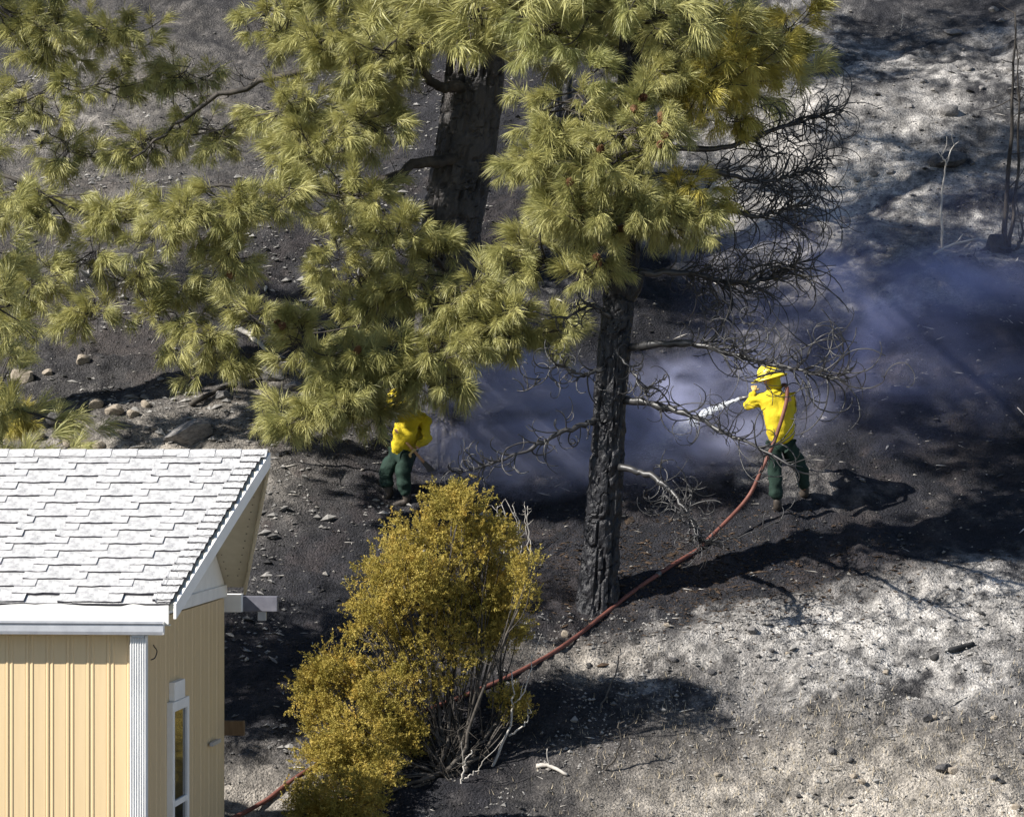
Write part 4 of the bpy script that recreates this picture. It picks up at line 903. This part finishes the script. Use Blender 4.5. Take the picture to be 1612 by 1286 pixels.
FF1 = person(g1, 'firefighter in bright yellow jacket and green trousers aiming a water jet, hose over the shoulder', J1, unit([-1, .35, -.25]), unit([-.25, .05, 1]), dict(l=[-.6, .3, -.1], r=[-.9, .2, 0]))
g2 = ground_at(622, 790); Y2 = g2[1]
q = lambda u, v, dy: pt(u, v, Y2+dy)
J2 = dict(pelvis=q(634, 708, .06), chest=q(652, 664, .0), neck=q(643, 645, -.02), head=q(630, 636, -.03), lsh=q(638, 658, .15), lel=q(628, 690, .15), lwr=q(634, 702, .0), rsh=q(668, 662, -.12), rel=q(672, 690, -.12), rwr=q(655, 706, -.18),
          lhip=q(624, 712, .1), lkn=q(606, 745, .05), lan=q(612, 783, .05), ltoe=q(595, 786, .05), rhip=q(640, 714, 0), rkn=q(634, 752, -.08), ran=q(640, 785, -.05), rtoe=q(622, 788, -.05))
for k_ in ('lan', 'ran'): J2[k_][2] = float(gz(*J2[k_][:2]))+.10
FF2 = person(g2, 'stooping firefighter in yellow helmet and jacket working a hand tool by the thick trunk', J2, unit([-1, -.15, -.5]), unit([-.5, -.1, .9]), dict(l=[.6, -.2, -.5], r=[-.6, 0, -.5]))
p, e = pt(622, 676, Y2-.10), pt(668, 728, Y2-.24)
tl = empty('hand_tool', e, 'wooden-handled digging tool held by the stooping firefighter', 'tool')
mb = MB(); mb.tube(spline([p, p*.5+e*.5, e], 8), .019, 8); mb.build('handle', M['handle'], tl, smooth=True)
d_ = unit(e-p); mb = MB(); sd_ = np.array([.5, -.8, .1]); mb.hexa(np.array([e+d_*a+unit(sd_)*b_*(.06+.04*(a > .05))+np.array([0, 1, 0])*c_ for a in (-.02, .16) for b_ in (-1, 1) for c_ in (-.006, .006)])); mb.build('blade', M['brass'], tl, bevel=.003)

# ------------------------------------------------------------------ hose, nozzle, water
hp = [ground_at(u, v) for u, v in [(300, 1335), (370, 1287), (450, 1240), (520, 1200), (600, 1155), (700, 1110), (780, 1078), (850, 1045), (925, 990), (1000, 930), (1050, 897), (1100, 868), (1135, 843)]]
S0 = spline(np.array(hp), 140); ker = np.ones(13)/13
for c_ in (0, 1): S0[:, c_] = np.convolve(np.pad(S0[:, c_], 6, 'reflect', reflect_type='odd'), ker, 'valid')
S0[:, 2] = np.maximum(gz(S0[:, 0], S0[:, 1]), np.convolve(np.pad(gz(S0[:, 0], S0[:, 1]), 6, 'edge'), ker, 'valid'))+.020
S0[:, 2] = np.convolve(np.pad(S0[:, 2], 4, 'edge'), np.ones(9)/9, 'valid')
q = lambda u, v, dy: pt(u, v, Y1+dy)
tail = [S0[-1], q(1172, 790, -.32), q(1198, 742, -.30), q(1216, 702, -.26), q(1230, 662, -.22), q(1238, 632, -.17), q(1239, 612, -.06), q(1234, 606, .10), q(1222, 614, .30), q(1205, 620, .42), q(1192, 622, .44)]
S1 = spline(np.array(tail), 70)[1:]
ho = empty('fire_hose', S0[40], 'reddish-brown fire hose running uphill over ash to the spraying firefighter', 'hose')
S1 = spline(np.vstack([S0[-14:-10], np.array(tail)[1:]]), 90)[20:]
mb = MB(); mb.tube(np.vstack([S0[:-14], S1]), .026, 12); mb.build('tube', M['hose'], ho, smooth=True)
i = 112; mb = MB(); mb.tube(S0[i:i+2], .037, 12); mb.build('coupling', M['brass'], ho, smooth=True)
na, nb_ = q(1194, 622, .44), q(1164, 628, .46)
no = empty('hose_nozzle', na, 'dark metal nozzle in the hands of the spraying firefighter', 'nozzle')
mb = MB(); mb.tube(np.array([na, na*.6+nb_*.4, na*.4+nb_*.6, nb_]), [.034, .03, .024, .03], 12); mb.build('barrel', M['brass'], no, smooth=True)
mb = MB(); m_ = na*.6+nb_*.4; mb.tube(np.array([m_+[0, 0, -.02], m_+[0, .0, -.10], m_+[-.03, 0, -.14]]), [.014, .015, .014], 8); mb.build('grip', M['strap'], no, smooth=True)
# water: a tight jet that breaks up into drops
end = q(1085, 655, .9); dj = unit(end-nb_); Lj = np.linalg.norm(end-nb_)*1.9; Vw, Fw = [], []
wm = bpy.data.materials.new('water_spray'); wm.use_nodes = True; wb = wm.node_tree.nodes['Principled BSDF']
wb.inputs['Base Color'].default_value = (.85, .88, .92, 1); wb.inputs['Roughness'].default_value = .25; wb.inputs['Alpha'].default_value = .75
n_ = 3600; t = rng.uniform(0, 1, n_)**1.5; P = nb_+np.outer(t*Lj, dj)+rng.normal(0, 1, (n_, 3))*(.006+.08*t[:, None]**1.4)+np.outer(-.35*t**2, [0, 0, 1])
gg = gz(P[:, 0], P[:, 1]); P = P[P[:, 2] > gg+.02]; n_ = len(P)
base = np.array([[1, 0, 0], [-1, 0, 0], [0, 1, 0], [0, -1, 0], [0, 0, 1], [0, 0, -1]], float); f = np.array([[0, 2, 4], [2, 1, 4], [1, 3, 4], [3, 0, 4], [2, 0, 5], [1, 2, 5], [3, 1, 5], [0, 3, 5]])
V = base[None]*rng.uniform(.002, .0055, (n_, 1, 1)); V = V+(V@dj)[..., None]*dj*4+P[:, None]
F = (f[None]+np.arange(n_)[:, None, None]*6).reshape(-1, 3)
tag(link('water_jet', make_mesh('water_jet', V.reshape(-1, 3), F, wm)), 'white jet of water breaking into drops beyond the nozzle', 'water', kind='stuff')

# ------------------------------------------------------------------ smoke hugging the slope
sl_a = math.atan(.55)
def smoke(name, label, cx, cy, half, dens, blobs, scale, seed, col):
    c = np.array([cx, cy, float(base_z(cx, cy))]); 
    mb = MB(); mb.box(-np.array(half), np.array(half)); V, F = mb.arrays(); o = link(name, make_mesh(name, V, F, []), None, c+np.array([0, 0, half[2]*.72])); o.rotation_euler = (sl_a, 0, 0)
    m = bpy.data.materials.new(name); m.use_nodes = True; N = m.node_tree; n = N.nodes; n.remove(n['Principled BSDF'])
    pv = n.new('ShaderNodeVolumePrincipled'); pv.inputs['Color'].default_value = (*col, 1); pv.inputs['Anisotropy'].default_value = .1
    N.links.new(pv.outputs[0], n['Material Output'].inputs['Volume'])
    tc = n.new('ShaderNodeTexCoord')
    def mth(op, a, b_=None, c_=None):
        k = n.new('ShaderNodeMath'); k.operation = op
        for i_, v in enumerate((a, b_, c_)):
            if v is None: continue
            if isinstance(v, (int, float)): k.inputs[i_].default_value = v
            else: N.links.new(v, k.inputs[i_])
        return k.outputs[0]
    tot = None
    for (bx, by, bz, rx, ry, rz, wgt) in blobs:
        mp = n.new('ShaderNodeMapping'); mp.vector_type = 'TEXTURE'; mp.inputs['Location'].default_value = (bx, by, bz); mp.inputs['Scale'].default_value = (rx, ry, rz)
        N.links.new(tc.outputs['Object'], mp.inputs[0]); vl = n.new('ShaderNodeVectorMath'); vl.operation = 'LENGTH'; N.links.new(mp.outputs[0], vl.inputs[0])
        r = mth('SUBTRACT', 1.0, vl.outputs['Value']); r = mth('MAXIMUM', r, 0.0); r = mth('MULTIPLY', r, wgt)
        tot = r if tot is None else mth('ADD', tot, r)
    mp = n.new('ShaderNodeMapping'); mp.inputs['Scale'].default_value = (.7, 1, 1.1); mp.inputs['Rotation'].default_value = (0, .3, 0); mp.inputs['Location'].default_value = (seed, seed*.7, 0); N.links.new(tc.outputs['Object'], mp.inputs[0])
    nz = n.new('ShaderNodeTexNoise'); nz.inputs['Scale'].default_value = scale; nz.inputs['Detail'].default_value = 4; nz.inputs['Distortion'].default_value = 1.1; nz.inputs['Roughness'].default_value = .55; N.links.new(mp.outputs[0], nz.inputs['Vector'])
    s = mth('SUBTRACT', nz.outputs['Fac'], .46); s = mth('MULTIPLY', s, 9.0); s = mth('MAXIMUM', s, .10); s = mth('MINIMUM', s, 2.0)
    N.links.new(mth('MULTIPLY', mth('MULTIPLY', tot, s), dens), pv.inputs['Density'])
    o.data.materials.append(m); return tag(o, label, 'smoke', kind='stuff')
smoke('smoke', 'drifting bluish white smoke low over the ground behind the burnt trunk', 1.4, 48.1, (3.0, 2.2, 1.0), 3.0,
      [(-1.4, -.3, -.1, 1.8, 1.7, .9, 1.2), (.3, -.3, -.1, 1.7, 1.5, .9, .7), (1.6, .3, 0, 1.6, 1.6, .9, .25)], 1.35, 3, (.68, .71, .98))
smoke('smoke', 'thin blue smoke haze spreading across the shaded slope beyond the spraying firefighter', 5.6, 50.2, (3.4, 3.8, 1.1), .42,
      [(-.6, -.4, 0, 3.4, 3.6, 1.1, 1.0), (-1.6, -1.5, 0, 1.8, 1.6, 1.0, .6), (1, 1.5, 0, 2.4, 2.2, 1, .7)], .7, 9, (.56, .61, 1.0))
